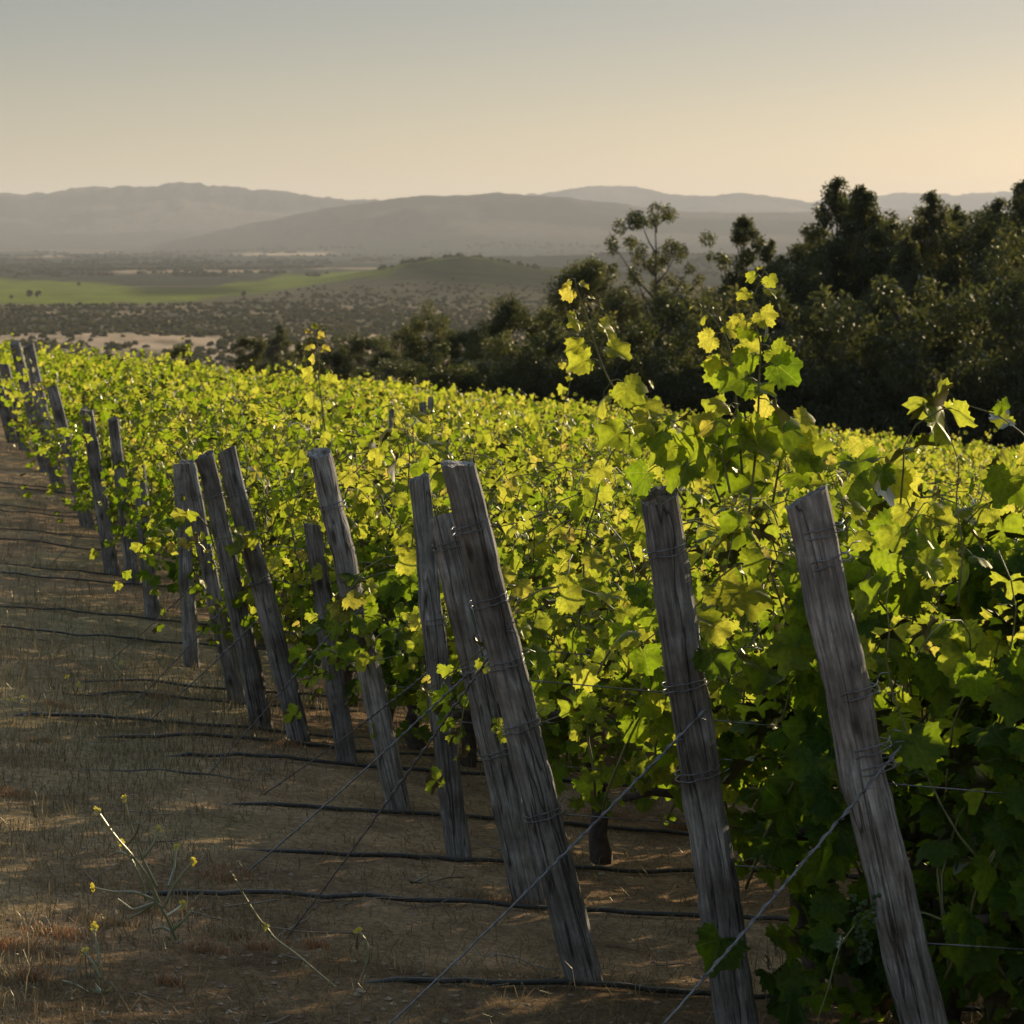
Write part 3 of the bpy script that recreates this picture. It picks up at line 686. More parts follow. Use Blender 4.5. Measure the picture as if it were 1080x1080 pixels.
for k, (s, pi) in enumerate(rows[:8]):
    for j, h in enumerate((.46, .82)):
        x0 = row_start(s)-.05; x1 = x0+6
        if pi is not None:
            b, tp = foot[pi][2], foot[pi][3]; f = h/(tp[2]-b[2]); st = b*(1-f)+tp*f
        else: st = np.array([x0, 1.044*s+.3*x0, gz(x0, 1.044*s+.3*x0)+h])
        en = np.array([x1, 1.044*s+.3*x1, float(ground(x1, 1.044*s+.3*x1, False))+h])
        V, T = tube(wire_path(st, en, .02, 30, .0012, k*3+j), .0018, 5); A = Acc(); A.add(V, T)
        tag(link("trellis_wire", A.mesh("trellis_wire", M_wire, True)),
            "%s trellis wire in %s" % (("lower", "upper")[j], ROWNAME.get(pi, "a nearer row")), "wire", "trellis wires along the vine rows")

# thin stakes rising out of the foliage further back
for k, (px, ytop, ybot, d, w, lab) in enumerate([(446, 424, 480, 24, .06, "thin dark stake in the foliage above the slim post, left one of three"),
        (455, 419, 480, 26, .05, "tallest thin dark stake in the foliage above the slim post"), (471, 452, 500, 22, .06, "short thin dark stake in the foliage right of the tallest one"),
        (413, 432, 470, 30, .06, "thin far stake in the foliage left of the three dark stakes")]):
    x = (px-540)/F*d; g = gz(x, d); top = at(px, ytop, d)
    o = link("vine_stake", post_mesh(top[2]-g, w, w, 40+k, False)); o.location = (x, d, g)
    tag(o, lab, "stake", "thin stakes within the rows")

# ------------------------------------------------------------------ shoots that stand out of the canopy
def shoot_obj(parent, pts, d, sizes, seed, thick=.0035, leaf_dx=None, tint=.55):
    rg = np.random.RandomState(seed); P = np.array([at(p[0], p[1], d+(p[2] if len(p) > 2 else 0)) for p in pts])
    t = np.linspace(0, 1, len(P)); tt = np.linspace(0, 1, 40)
    Q = np.stack([np.interp(tt, t, P[:, c]) for c in range(3)], 1)
    for _ in range(3): Q[1:-1] = (Q[:-2]+2*Q[1:-1]+Q[2:])/4
    A = Acc(); V, T = tube(Q, np.linspace(thick, thick*.35, 40), 6); A.add(V, T)
    pos, nrm, tip, siz, tin = [], [], [], [], []
    for i, (f, side, s, dz) in enumerate(sizes):
        q = Q[int(f*39)]; out = np.array([side, rg.uniform(-.5, .1), dz]); out /= np.linalg.norm(out)
        b = q+out*s*.45; V, T = tube(np.array([q, (q+b)/2+[0, 0, .006], b]), [.0018, .0013, .0012], 4); A.add(V, T)
        pos.append(b); nrm.append([side*.5+rg.normal(0, .5), -.6+rg.normal(0, .5), .6+rg.normal(0, .3)]); tip.append([side*.9+rg.normal(0, .2), -.1, dz*.5-.45]); siz.append(s); tin.append(np.clip(tint+.35*f+rg.normal(0, .08)-(.12 if s > .09 else 0), 0, 1))
    B = place_leaves(np.array(pos), np.array(nrm), np.array(tip), np.array(siz), np.array(tin), 0, rg)
    st = link("shoot", A.mesh("shoot", M_cane, True)); lf = link("shoot_leaves", B.mesh("shoot_leaves", M_leaf, True), st)
    if parent is not None:
        st.parent = parent; mw = Matrix.LocRotScale(parent.location, parent.rotation_euler, parent.scale); st.matrix_parent_inverse = mw.inverted()
    return st
fv = first_vines
v2 = fv.get((1, 0)); v1 = fv.get((0, 0))
d2 = foot[1][1]-.05
def auto(n, s0, s1, f0=.08, seed=0, p=.75):
    rg = np.random.RandomState(900+seed); out = []
    for i in range(n):
        f = f0+(.98-f0)*i/(n-1); s = s1+(s0-s1)*(1-f)**p
        out.append((f, (1 if i % 2 else -1)*rg.uniform(.5, 1.1), s*rg.uniform(.75, 1.15), rg.uniform(-.5, .6)))
    return out
shoot_obj(v2, [(722, 530), (690, 475), (662, 430), (640, 398), (628, 365), (620, 335), (608, 305), (606, 293)], d2, auto(15, .125, .022, .12, 1), 1, tint=.4)
shoot_obj(v2, [(618, 350), (603, 352), (592, 362), (586, 374), (594, 384)], d2, [(.9, .5, .02, -.8)], 2, .0014)
shoot_obj(v2, [(646, 402), (637, 412), (635, 440)], d2, [(.95, .5, .016, -.8)], 13, .0014)
shoot_obj(v2, [(790, 540), (797, 480), (800, 430), (801, 390), (803, 360), (792, 335), (794, 315), (803, 292), (808, 280)], d2-.1, auto(17, .115, .020, .14, 2), 3, tint=.36)
shoot_obj(v2, [(783, 500), (778, 440), (774, 395), (768, 360), (752, 335), (738, 322)], d2-.05, auto(13, .11, .022, .1, 3), 4, tint=.38)
shoot_obj(v2, [(760, 530), (745, 490), (722, 455), (700, 436)], d2-.05, auto(7, .13, .08, .3, 4), 5, tint=.3)
shoot_obj(v2, [(815, 530), (822, 490), (828, 455), (820, 432)], d2-.0, auto(9, .12, .06, .1, 5), 14, tint=.45)
shoot_obj(v2, [(770, 520), (762, 480), (768, 450), (780, 425)], d2-.12, auto(5, .12, .08, .4, 6), 15, tint=.55)
shoot_obj(v1, [(1010, 640), (1016, 580), (1008, 530), (1012, 490), (1000, 455), (992, 432)], 6.9, auto(9, .085, .008, .1, 7, 2.2)[:4], 7, .0026, tint=.5)
shoot_obj(v1, [(895, 590), (892, 540), (878, 505), (868, 485)], 6.9, auto(8, .08, .02, .1, 8), 16, .0026, tint=.5)
shoot_obj(v1, [(950, 610), (955, 560), (975, 530)], 6.8, auto(8, .12, .05, .1, 9), 17, tint=.4)
va = fv.get((6, 0)) or fv.get((5, 0))
shoot_obj(va, [(345, 470), (340, 430), (336, 400), (337, 375), (333, 355), (326, 341)], 13.2, auto(12, .09, .03, .15, 11), 8, tint=.5)
shoot_obj(fv.get((5, 0)), [(430, 520), (432, 480), (428, 455), (420, 440)], 11.6, [(.3, -1, .12, .3), (.5, 1, .13, .2), (.7, -1, .12, .3), (.9, .5, .10, .5)], 9, tint=.6)
# sprays crossing in front of the four posts and the leaf-wrapped post
shoot_obj(fv.get((7, 0)) or fv.get((6, 0)), [(290, 560), (260, 565), (225, 568), (195, 580), (180, 572)], 12.3, [(.1, -1, .09, -.3), (.25, -.5, .10, -.6), (.4, .5, .10, .4), (.55, -1, .09, -.4), (.7, -.5, .06, .5), (.85, -1, .05, .2), (.97, -1, .035, .2)], 10, tint=.6)
shoot_obj(fv.get((5, 0)), [(450, 610), (425, 600), (400, 605), (380, 612), (372, 640)], 10.95, [(.1, -1, .10, -.3), (.25, -.5, .11, -.6), (.4, .5, .11, .4), (.55, -1, .11, -.4), (.7, -.5, .10, .2), (.85, -1, .10, -.2), (.97, -1, .09, -.8)], 11, tint=.4)
shoot_obj(fv.get((5, 0)), [(440, 660), (420, 650), (400, 660), (385, 680)], 10.95, [(.1, -1, .11, -.3), (.3, .5, .12, -.6), (.5, -.8, .12, .4), (.7, -1, .11, -.4), (.9, -.5, .11, -.3)], 12, tint=.25)
# a bunch of young grapes on the nearest vine
A = Acc(); rg = np.random.RandomState(8); c0 = at(912, 985, 6.6)
for k in range(70):
    t_ = k/70; r_ = .030*(1-t_*.7)*rg.uniform(.6, 1.1); a2 = rg.uniform(0, 6.28); c1 = c0+[r_*math.cos(a2), r_*math.sin(a2), .085-t_*.15]
    for ring in range(1):
        u = np.linspace(0, math.pi, 6); pts = np.stack([0*u, 0*u, -np.cos(u)*.0055], 1)+c1
        V, T = tube(pts, np.maximum(np.sin(u)*.0055, 1e-4), 8, False); A.add(V, T)
gb = link("grape_cluster", A.mesh("grape_cluster", M_grape, True))
if v1 is not None: gb.parent = v1; gb.matrix_parent_inverse = Matrix.LocRotScale(v1.location, v1.rotation_euler, v1.scale).inverted()

# ------------------------------------------------------------------ dry grass, clods, prunings
def blades(name, P, h, w, lean, tint, mat, seed, bend=.5):
    rg = np.random.RandomState(seed); n = len(P); a = rg.uniform(0, 2*math.pi, n); b = rg.uniform(0, 2*math.pi, n)
    ld = np.stack([np.cos(a), np.sin(a), a*0], 1)*lean[:, None]; wd = np.stack([np.cos(b), np.sin(b), b*0], 1)*w[:, None]/2
    up = np.array([0, 0, 1.])
    m = P+(up*.6+ld*.35)*h[:, None]; tp = P+(up*(1-lean[:, None]*.45)+ld*bend*2)*h[:, None]
    V = np.stack([P-wd-up*.006, P+wd-up*.006, m-wd*.7, m+wd*.7, tp], 1).reshape(-1, 3)
    T = np.array([[0, 1, 3], [0, 3, 2], [2, 3, 4]])[None]+(np.arange(n)*5)[:, None, None]
    return mesh_np(name, V, T.reshape(-1, 3), mat, np.repeat(tint, 5))
def pix_scatter(n, seed, x0=-160, x1=1240, y0=468, y1=1330):
    rg = np.random.RandomState(seed); px = rg.uniform(x0, x1, n); py = y0+(y1-y0)*rg.uniform(0, 1, n)
    q = (py-HY)/F-SB-SC*(px-540)/F; ok = q > .03
    d = A0/q[ok]; x = (px[ok]-540)/F*d
    return x, d
x, y = pix_scatter(150000, 1)
rg = np.random.RandomState(2); dens = fbm(x*.7, y*.35, 4, 31)
keep = rg.rand(len(x)) < np.clip((dens-.42)*3.4+.12*(y > 11), .04, 1); x, y = x[keep], y[keep]; n = len(x)
P = np.stack([x, y, ground(x, y)], 1)
h = rg.gamma(2.2, .016, n)+.012; h *= np.where(y > 12, 1.25, .8)
tag(link("dry_grass", blades("dry_grass", P, h, np.full(n, .0022)+.0001*y, rg.uniform(.1, .9, n), np.clip(rg.normal(.45, .2, n), 0, .85), M_straw, 3)),
    "short dry straw-coloured grass over the bare soil", "grass", kind="stuff")
# straw litter lying flat
x, y = pix_scatter(26000, 21); n = len(x); rg = np.random.RandomState(22)
P = np.stack([x, y, ground(x, y)+.004], 1)
tag(link("straw_litter", blades("straw_litter", P, rg.uniform(.015, .06, n), np.full(n, .0018)+.00008*y, np.full(n, 1.9), np.clip(rg.normal(.3, .22, n), 0, .8), M_straw, 5)),
    "thin straw and dry litter lying on the soil", "litter", kind="stuff")
# curly russet tufts
TU = [(250, 985, 70), (215, 1003, 40), (275, 1000, 40), (110, 970, 60), (60, 985, 60), (20, 1000, 60), (150, 960, 50), (35, 1035, 30), (300, 792, 30), (295, 742, 26), (178, 1035, 25),
      (330, 1000, 25), (505, 945, 45), (545, 952, 40), (10, 838, 40), (40, 780, 30), (235, 925, 50), (395, 635, 20), (680, 850, 40), (640, 860, 40), (720, 870, 30), (1010, 1060, 60), (860, 1050, 50), (170, 740, 30), (130, 735, 30), (60, 745, 30)]
pp, hh, ti = [], [], []
for k, (px, py, w) in enumerate(TU):
    rg = np.random.RandomState(700+k); x, d, z = on_ground(px, py); R_ = w/F*d/2*1.2; m = int(300*(w/50.))
    ax_, ay_ = rg.normal(0, R_*.5, m), rg.normal(0, R_*.45, m)
    X_, Y_ = x+ax_, d+ay_; pp.append(np.stack([X_, Y_, ground(X_, Y_)], 1)); hh.append(rg.uniform(.012, .05, m)); ti.append(np.clip(rg.normal(.88 if k % 3 else .7, .15, m), .3, 1))
P = np.vstack(pp); h = np.concatenate(hh); n = len(P); rg = np.random.RandomState(9)
tag(link("russet_weed_tufts", blades("russet_weed_tufts", P, h, np.full(n, .003), rg.uniform(.3, 1.2, n), np.concatenate(ti), M_straw, 10)),
    "low curly russet dry weeds in patches on the soil", "weeds", kind="stuff")
# clods
x, y = pix_scatter(5000, 31); n = len(x); rg = np.random.RandomState(32); r = np.minimum(rg.gamma(2, .003, n)+.002, .013)
ico = np.array([[0, 0, 1], [.9, 0, .3], [.2, .9, .3], [-.8, .5, .2], [-.7, -.6, .3], [.3, -.9, .2], [0, 0, -.6]]); it = np.array([[0, 1, 2], [0, 2, 3], [0, 3, 4], [0, 4, 5], [0, 5, 1], [6, 2, 1], [6, 3, 2], [6, 4, 3], [6, 5, 4], [6, 1, 5]])
V = np.stack([x, y, ground(x, y)], 1)[:, None]+r[:, None, None]*ico[None]*rg.uniform(.6, 1.3, (n, 7, 1))*[1, 1, .7]
M_clod = simple("soil_clod", (.26, .185, .115), .95, noise=3)
tag(link("soil_clods", mesh_np("soil_clods", V.reshape(-1, 3), (it[None]+(np.arange(n)*7)[:, None, None]).reshape(-1, 3), M_clod)), "small clods and pebbles strewn over the soil", "clods", kind="stuff")
# prunings
A = Acc()
for k in range(90):
    rg = np.random.RandomState(3000+k); px, py = rg.uniform(0, 1050), rg.uniform(620, 1100); x, d, z = on_ground(px, py)
    L_ = rg.uniform(.06, .35); a = rg.uniform(0, 6.28); t = np.linspace(0, 1, 8)
    X_ = x+np.cos(a)*t*L_+.03*np.sin(t*4+k)*L_; Y_ = d+np.sin(a)*t*L_; Z_ = ground(X_, Y_)+.006+.02*t*rg.rand()
    V, T = tube(np.stack([X_, Y_, Z_], 1), rg.uniform(.0012, .003), 4); A.add(V, T, .35)
tag(link("dry_prunings", A.mesh("dry_prunings", simple("dry_twig", (.22, .17, .12), .8, noise=10), True)), "dry cut twigs scattered on the ground", "twigs", kind="stuff")

# ------------------------------------------------------------------ yellow-flowered weeds
def weed(px, py, stems, lab, seed, leafy=True):
    rg = np.random.RandomState(seed); x, d, z = on_ground(px, py); base = np.array([x, d, z-.01])
    root = bpy.data.objects.new("mustard_weed", None); COL.objects.link(root); root.location = base
    for si, (pts, flower) in enumerate(stems):
        dd = d+rg.uniform(-.08, .08)
        P = np.array([at(p[0], p[1], d+(dd-d)*(i/max(1, len(pts)-1))) for i, p in enumerate(pts)])-base
        tt = np.linspace(0, 1, 26); t = np.linspace(0, 1, len(P)); Q = np.stack([np.interp(tt, t, P[:, c]) for c in range(3)], 1)
        for _ in range(3): Q[1:-1] = (Q[:-2]+2*Q[1:-1]+Q[2:])/4
        A = Acc(); V, T = tube(Q, np.linspace(.0036, .0020, 26)*(1.35 if len(stems) > 8 else 1.), 5); A.add(V, T, np.linspace(.1, .5, 26).repeat(5).tolist()+[.3, .3])
        for i in range(8, 26):           # seed pods pressed to the stem
            for s in (0, 1):
                a = rg.uniform(0, 6.28); o = np.array([math.cos(a), math.sin(a), 0])*.004
                q = np.array([Q[i]+o*.2, Q[i]+o+(Q[min(25, i+1)]-Q[i])*.6, Q[i]+o*.8+(Q[min(25, i+1)]-Q[i])*1.1]); V, T = tube(q, [.0008, .0014, .0005], 4); A.add(V, T, .45)
        st = link("stem", A.mesh("stem", M_weed), root)
        if flower:
            B = Acc()
            for k in range(7):
                c = Q[-1]+rg.normal(0, .004, 3)
                for q in range(4):
                    a = q*math.pi/2+rg.uniform(0, .5); u = np.array([math.cos(a), .5*math.sin(a), math.sin(a)])*.0055; v = np.array([-math.sin(a), .3, math.cos(a)])*.003
                    B.add(np.array([c, c+u*.6+v, c+u, c+u*.6-v]), [[0, 1, 2], [0, 2, 3]], .95+.05*rg.rand())
            link("flower", B.mesh("flower", M_weed), st)
    if leafy:
        B = Acc()
        for k in range(9):
            a = rg.uniform(0, 6.28); u = np.array([math.cos(a), math.sin(a)*.8, rg.uniform(.2, 1)])*rg.uniform(.02, .05); v = np.array([-math.sin(a), math.cos(a), 0])*.007
            B.add(np.array([[0, 0, .01], u*.5+v, u, u*.5-v]), [[0, 1, 2], [0, 2, 3]], .08)
        link("leaf_rosette", B.mesh("leaf_rosette", M_weed), root)
    tag(root, lab, "weed", "yellow-flowered weeds"); return root
weed(186, 992, [([(186, 992), (175, 965), (165, 950), (142, 940), (120, 941), (98, 936)], 1), ([(168, 952), (156, 925), (142, 905), (120, 880), (103, 855)], 1),
                ([(165, 935), (150, 905), (138, 870), (131, 842)], 1), ([(154, 950), (150, 930), (138, 905), (128, 888)], 1), ([(172, 958), (182, 935), (195, 918), (204, 908)], 1),
                ([(175, 966), (185, 960), (193, 953)], 1), ([(165, 952), (140, 960), (124, 948)], 0), ([(178, 935), (184, 915), (186, 893)], 1), ([(150, 905), (162, 890), (168, 872)], 1), ([(142, 905), (126, 898), (114, 903)], 0), ([(165, 950), (150, 962), (136, 968)], 0), ([(183, 980), (196, 968), (203, 958)], 0), ([(184, 985), (172, 978), (163, 980)], 0), ([(135, 890), (144, 878), (147, 868)], 0)],
     "largest yellow-flowered weed, branching widely on the bare soil at lower left", 1)
weed(364, 1050, [([(364, 1050), (340, 1030), (315, 1008), (290, 990), (280, 976)], 1), ([(288, 988), (270, 965), (255, 940), (244, 919)], 0)],
     "long leaning weed stem with one yellow flower, below the guy wire foot", 2, False)
weed(374, 1045, [([(374, 1045), (384, 1025), (389, 1005), (387, 992), (378, 982)], 1), ([(376, 1000), (377, 984)], 0)], "short arching weed beside the long leaning weed stem", 3, False)
weed(108, 1046, [([(108, 1046), (106, 1020), (102, 1000), (99, 978)], 1), ([(106, 1032), (98, 1015), (88, 1004)], 1), ([(112, 1075), (98, 1050), (80, 1038), (66, 1034)], 0)], "small green-leaved weed with two tiny flowers in the lower left corner", 4)
weed(80, 735, [([(80, 735), (76, 722), (70, 713)], 1), ([(80, 735), (82, 725), (83, 722)], 1)], "pair of tiny yellow flowers on the shaded slope at left", 5, False)
weed(130, 712, [([(130, 712), (128, 700), (128, 700)], 1), ([(130, 712), (122, 702), (118, 696)], 0)], "tiny weed with one yellow flower on a thin stalk, up the shaded slope", 6, False)
weed(175, 652, [([(175, 652), (172, 644), (169, 637)], 1)], "tiny pale flower between the guy wires near the cluster of four posts", 7, False)
weed(12, 748, [([(12, 748), (12, 742), (11, 738)], 1), ([(16, 748), (22, 740), (24, 735)], 1)], "tiny yellow-flowered weed at the left edge", 8, False)
weed(437, 930, [([(437, 930), (450, 924), (455, 921)], 0)], "tiny green sprout by a hose in front of the slim post", 9, True)
def stalk(px, py, tx, ty, seed):
    rg = np.random.RandomState(seed); x, d, z = on_ground(px, py); b = np.array([x, d, z-.01]); e = at(tx, ty, d+.02)
    t = np.linspace(0, 1, 10)[:, None]; p = b*(1-t)+e*t; p[:, 0] += .01*np.sin(t[:, 0]*3)
    A = Acc(); V, T = tube(p, np.linspace(.0014, .0008, 10), 4); A.add(V, T, .6)
    for k in range(26):
        f = .68+.32*k/26; c = b*(1-f)+e*f; a = rg.uniform(0, 6.28); o = np.array([math.cos(a), math.sin(a), 1.2])*.007
        V, T = tube(np.array([c, c+o*.6, c+o]), [.0008, .0020, .0004], 4); A.add(V, T, .75)
    return link("grass_stalk", A.mesh("grass_stalk", M_straw))
for k, (a, b, c, d_, lab) in enumerate([(820, 1050, 808, 1008, "short dry seed head of grass between the two nearest posts, lower one"), (822, 1040, 818, 990, "taller dry seed head of grass between the two nearest posts"),
        (905, 1078, 902, 1063, "small dry seed head of grass in front of the thickest post"), (128, 1000, 127, 988, "tiny upright dry stalk beside the small green-leaved weed"), (45, 880, 33, 850, "bent dry stalk on the open soil at left"),
        (243, 985, 233, 952, "thin white stalk right of the largest weed"), (222, 985, 226, 950, "thin curved stalk just right of the largest weed")]):
    tag(stalk(a, b, c, d_, k), lab, "grass stalk", "single dry grass stalks")

# ------------------------------------------------------------------ trees beyond the vineyard
def tree_data(kind, seed, H):
    rg = np.random.RandomState(seed); clumps = []
    if kind == 'cone':
        W = .34*H
        for k in range(175):
            z = rg.uniform(.06, .98); w = W*(1-z)**.56*(.7+.3*math.sin(z*23+seed)+.45*rg.rand())+.05
            a = rg.uniform(0, 6.28); r = w*math.sqrt(rg.uniform(.05, 1)); clumps.append((r*math.cos(a), r*math.sin(a), z*H, .24+.80*(1-z)*rg.uniform(.5, 1)))
        for k in range(12): clumps.append((rg.normal(0, .06), rg.normal(0, .06), H*(.90+.1*k/12), .13))
    elif kind == 'twin':
        for cx, hh in ((-.05*H, 1.0), (.09*H, .90)):
            for k in range(125):
                z = rg.uniform(.10, .98)*hh; w = .30*H*(1-z/hh)**.62*(.7+.25*math.sin(z*21+cx*9)+.4*rg.rand())+.05; a = rg.uniform(0, 6.28); r = (w+.30*(1-z/hh))*math.sqrt(rg.rand())
                clumps.append((cx+r*math.cos(a), r*math.sin(a), z*H, .18+.70*(1-z/hh)))
            for k in range(7): clumps.append((cx+rg.normal(0, .05), rg.normal(0, .05), H*hh*(.93+.07*k/7), .13))
    elif kind == 'round':
        for k in range(70):
            a = rg.uniform(0, 6.28); u = rg.uniform(-1, 1); q = rg.uniform(.35, 1)**.5; s = math.sqrt(1-u*u)
            clumps.append((.27*H*q*s*math.cos(a), .27*H*q*s*math.sin(a), H*(.60+.36*u*q), rg.uniform(.35, .8)))
    elif kind == 'airy':
        for k in range(58):
            a = rg.uniform(0, 6.28); z = rg.uniform(.48, .97); r = .25*H*math.sqrt(rg.rand())*(1.1 if z < .9 else .75)
            clumps.append((r*math.cos(a), r*math.sin(a)*.7, z*H, rg.uniform(.26, .58)))
        for k in range(22):
            a = rg.uniform(0, 6.28); z = rg.uniform(.08, .5); r = .16*H*math.sqrt(rg.rand()); clumps.append((r*math.cos(a), r*math.sin(a), z*H, rg.uniform(.5, .8)))
    else:
        for k in range(46):
            a = rg.uniform(0, 6.28); r = .48*H*math.sqrt(rg.rand()); z = rg.uniform(.05, 1)*(1-.45*(r/(.48*H))**2); clumps.append((r*math.cos(a), r*math.sin(a), z*H, rg.uniform(.35, .7)))
    V_, T_, t_ = [], [], []; n0 = 0; A = Acc()
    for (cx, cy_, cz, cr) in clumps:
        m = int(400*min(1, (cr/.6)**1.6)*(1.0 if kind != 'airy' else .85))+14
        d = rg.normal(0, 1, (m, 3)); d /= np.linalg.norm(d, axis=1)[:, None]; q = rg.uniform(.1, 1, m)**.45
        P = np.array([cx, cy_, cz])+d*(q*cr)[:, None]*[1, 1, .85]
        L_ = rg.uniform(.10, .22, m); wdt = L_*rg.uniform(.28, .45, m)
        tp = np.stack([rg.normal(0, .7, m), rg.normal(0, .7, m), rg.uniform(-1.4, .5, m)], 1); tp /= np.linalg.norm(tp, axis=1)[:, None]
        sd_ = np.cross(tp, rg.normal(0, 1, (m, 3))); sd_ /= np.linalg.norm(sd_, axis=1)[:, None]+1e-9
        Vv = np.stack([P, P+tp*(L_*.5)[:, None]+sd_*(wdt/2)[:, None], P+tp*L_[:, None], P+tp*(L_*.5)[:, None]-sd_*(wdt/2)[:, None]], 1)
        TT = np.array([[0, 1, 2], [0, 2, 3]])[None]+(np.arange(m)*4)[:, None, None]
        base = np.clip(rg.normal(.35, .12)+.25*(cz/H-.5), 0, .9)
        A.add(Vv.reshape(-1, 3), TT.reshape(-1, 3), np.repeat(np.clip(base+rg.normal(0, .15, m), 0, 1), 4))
    B = Acc()
    def trunk(x, h, r):
        zz = np.linspace(-.6, h, 10); V, T = tube(np.stack([x*np.clip(zz/h*2.5, 0, 1)+rg.normal(0, .04, 10), rg.normal(0, .04, 10), zz], 1), np.linspace(r, r*.18, 10), 8); B.add(V, T)
    if kind == 'twin': trunk(-.05*H, H*.95, .15); trunk(.09*H, H*.85, .13)
    elif kind == 'shrub': trunk(0, H*.5, .08)
    else: trunk(0, H*(.92 if kind != 'round' else .6), .16)
    for i in rg.choice(len(clumps), min(34, len(clumps)), False):
        cx, cy_, cz, cr = clumps[i]; z0 = max(.2, cz-math.hypot(cx, cy_)*1.0-.3); x0 = (-.05*H if cx < 0 else .09*H) if kind == 'twin' else 0
        p = np.array([[x0, 0, z0], [x0+(cx-x0)*.45, cy_*.45, z0+(cz-z0)*.35], [cx, cy_, cz]]); V, T = tube(p, [.06, .04, .014], 5); B.add(V, T)
    return A.mesh("crown", M_tree), B.mesh("trunk", M_tbark, True)
PROT = {}
HT = {'cone': 10., 'twin': 9., 'round': 8., 'airy': 11., 'shrub': 4.}
for kd, n in (('cone', 4), ('twin', 1), ('round', 4), ('airy', 2), ('shrub', 4)):
    PROT[kd] = [tree_data(kd, 60+i+len(kd)*7, HT[kd]) for i in range(n)]
TREES = [  # px, top y, width, kind, distance, label
    (190, 362, 34, 'round', 120, "small dark bushy tree rising just above the vines, leftmost of the near trees"),
    (262, 351, 44, 'round', 130, "small round dark tree above the vines, left of the bluish cone tree"),
    (296, 342, 24, 'cone', 420, "bluish distant cone-shaped tree on the sandy flat behind the small round trees"),
    (345, 343, 62, 'round', 135, "wide round dark tree right of the bluish cone tree"),
    (318, 362, 46, 'shrub', 125, "low dark bush between the bluish cone tree and the wide round tree"),
    (384, 346, 44, 'round', 260, "hazy grey-green tree right of the wide round tree"),
    (408, 366, 50, 'round', 135, "small rounded tree at the left foot of the dark wood"),
    (456, 317, 54, 'round', 140, "round-topped tree at the left end of the dark wood"),
    (428, 340, 46, 'round', 150, "shorter tree leaning on the round-topped tree at the wood's left end"),
    (492, 342, 50, 'round', 138, "low tree in the dip right of the round-topped tree"),
    (540, 310, 52, 'round', 140, "flat-topped round tree in the middle of the dark wood's left half"),
    (514, 338, 50, 'round', 132, "small tree in front of the flat-topped round tree"),
    (577, 322, 50, 'round', 142, "bushy tree between the flat-topped tree and the big round tree"),
    (624, 263, 76, 'round', 140, "big round dark tree left of the tall open-crowned eucalyptus"),
    (602, 300, 60, 'round', 150, "darker tree behind the big round tree's left side"),
    (692, 214, 84, 'airy', 140, "tall open-crowned eucalyptus with sky showing between its branches"),
    (655, 302, 66, 'round', 135, "dark tree between the big round tree and the open-crowned eucalyptus"),
    (702, 298, 80, 'round', 130, "dense dark tree at the foot of the open-crowned eucalyptus"),
    (738, 335, 60, 'round', 136, "low dark tree in the gap before the twin-tipped conifer"),
    (794, 227, 92, 'twin', 140, "twin-tipped conical tree right of the gap in the wood"),
    (836, 268, 76, 'round', 135, "rounded lighter tree right of the twin-tipped tree"),
    (768, 300, 60, 'round', 133, "dark tree under the left side of the twin-tipped tree"),
    (882, 186, 74, 'cone', 140, "tallest pointed tree of the wood, its tip against the pale sky"),
    (910, 194, 64, 'cone', 138, "pointed tree touching the right side of the tallest pointed tree"),
    (858, 245, 60, 'cone', 145, "narrow tree behind the left flank of the tallest pointed tree"),
    (940, 232, 60, 'airy', 143, "loose-crowned tree between the two groups of pointed trees"),
    (984, 201, 70, 'cone', 140, "pointed tree in the middle of the right half of the wood"),
    (958, 248, 60, 'cone', 134, "shorter pointed tree left of the middle pointed tree"),
    (1034, 214, 78, 'round', 138, "broad tree with two rounded tips between the pointed trees at right"),
    (1012, 232, 60, 'cone', 145, "slim tree behind the broad two-tipped tree"),
    (1078, 190, 66, 'cone', 139, "pointed tree cut by the right border of the picture"),
    (1062, 236, 70, 'round', 133, "round tree below the pointed tree at the right border"),
    (925, 214, 70, 'round', 146, "rounded tree filling the notch right of the two tallest pointed trees"),
    (1008, 216, 74, 'cone', 148, "dense tree filling the gap between the middle pointed tree and the two-tipped tree"),
    (1052, 208, 66, 'cone', 147, "ragged tree left of the pointed tree at the right border"),
    (960, 226, 70, 'round', 147, "rounded tree behind the shorter pointed tree"),
    (1120, 205, 80, 'cone', 142, "tree just past the right border"), (1165, 225, 80, 'round', 140, "second tree past the right border"),
]
rg = np.random.RandomState(77)
low_names = ["in front of", "below", "at the foot of"]
for k, px in enumerate(np.linspace(405, 1180, 27)):
    who = ["the round-topped left tree", "the dip right of the round-topped tree", "the flat-topped tree", "the bushy middle tree", "the big round tree", "the open-crowned eucalyptus", "the gap of the wood", "the twin-tipped tree", "the tallest pointed tree", "the loose-crowned tree", "the middle pointed tree", "the broad two-tipped tree", "the right border"][min(12, k//2)]
    TREES.append((px+rg.uniform(-8, 8), np.interp(px, [400, 520, 640, 760, 1180], [376, 350, 326, 318, 290])+rg.uniform(-14, 14)+(22 if k % 2 else 0), rg.uniform(78, 105), ('shrub', 'round')[k % 2], (118, 127)[k % 2],
                  "%s dark undergrowth tree %s %s" % (("low front", "taller rear")[k % 2], low_names[k % 3], who)))
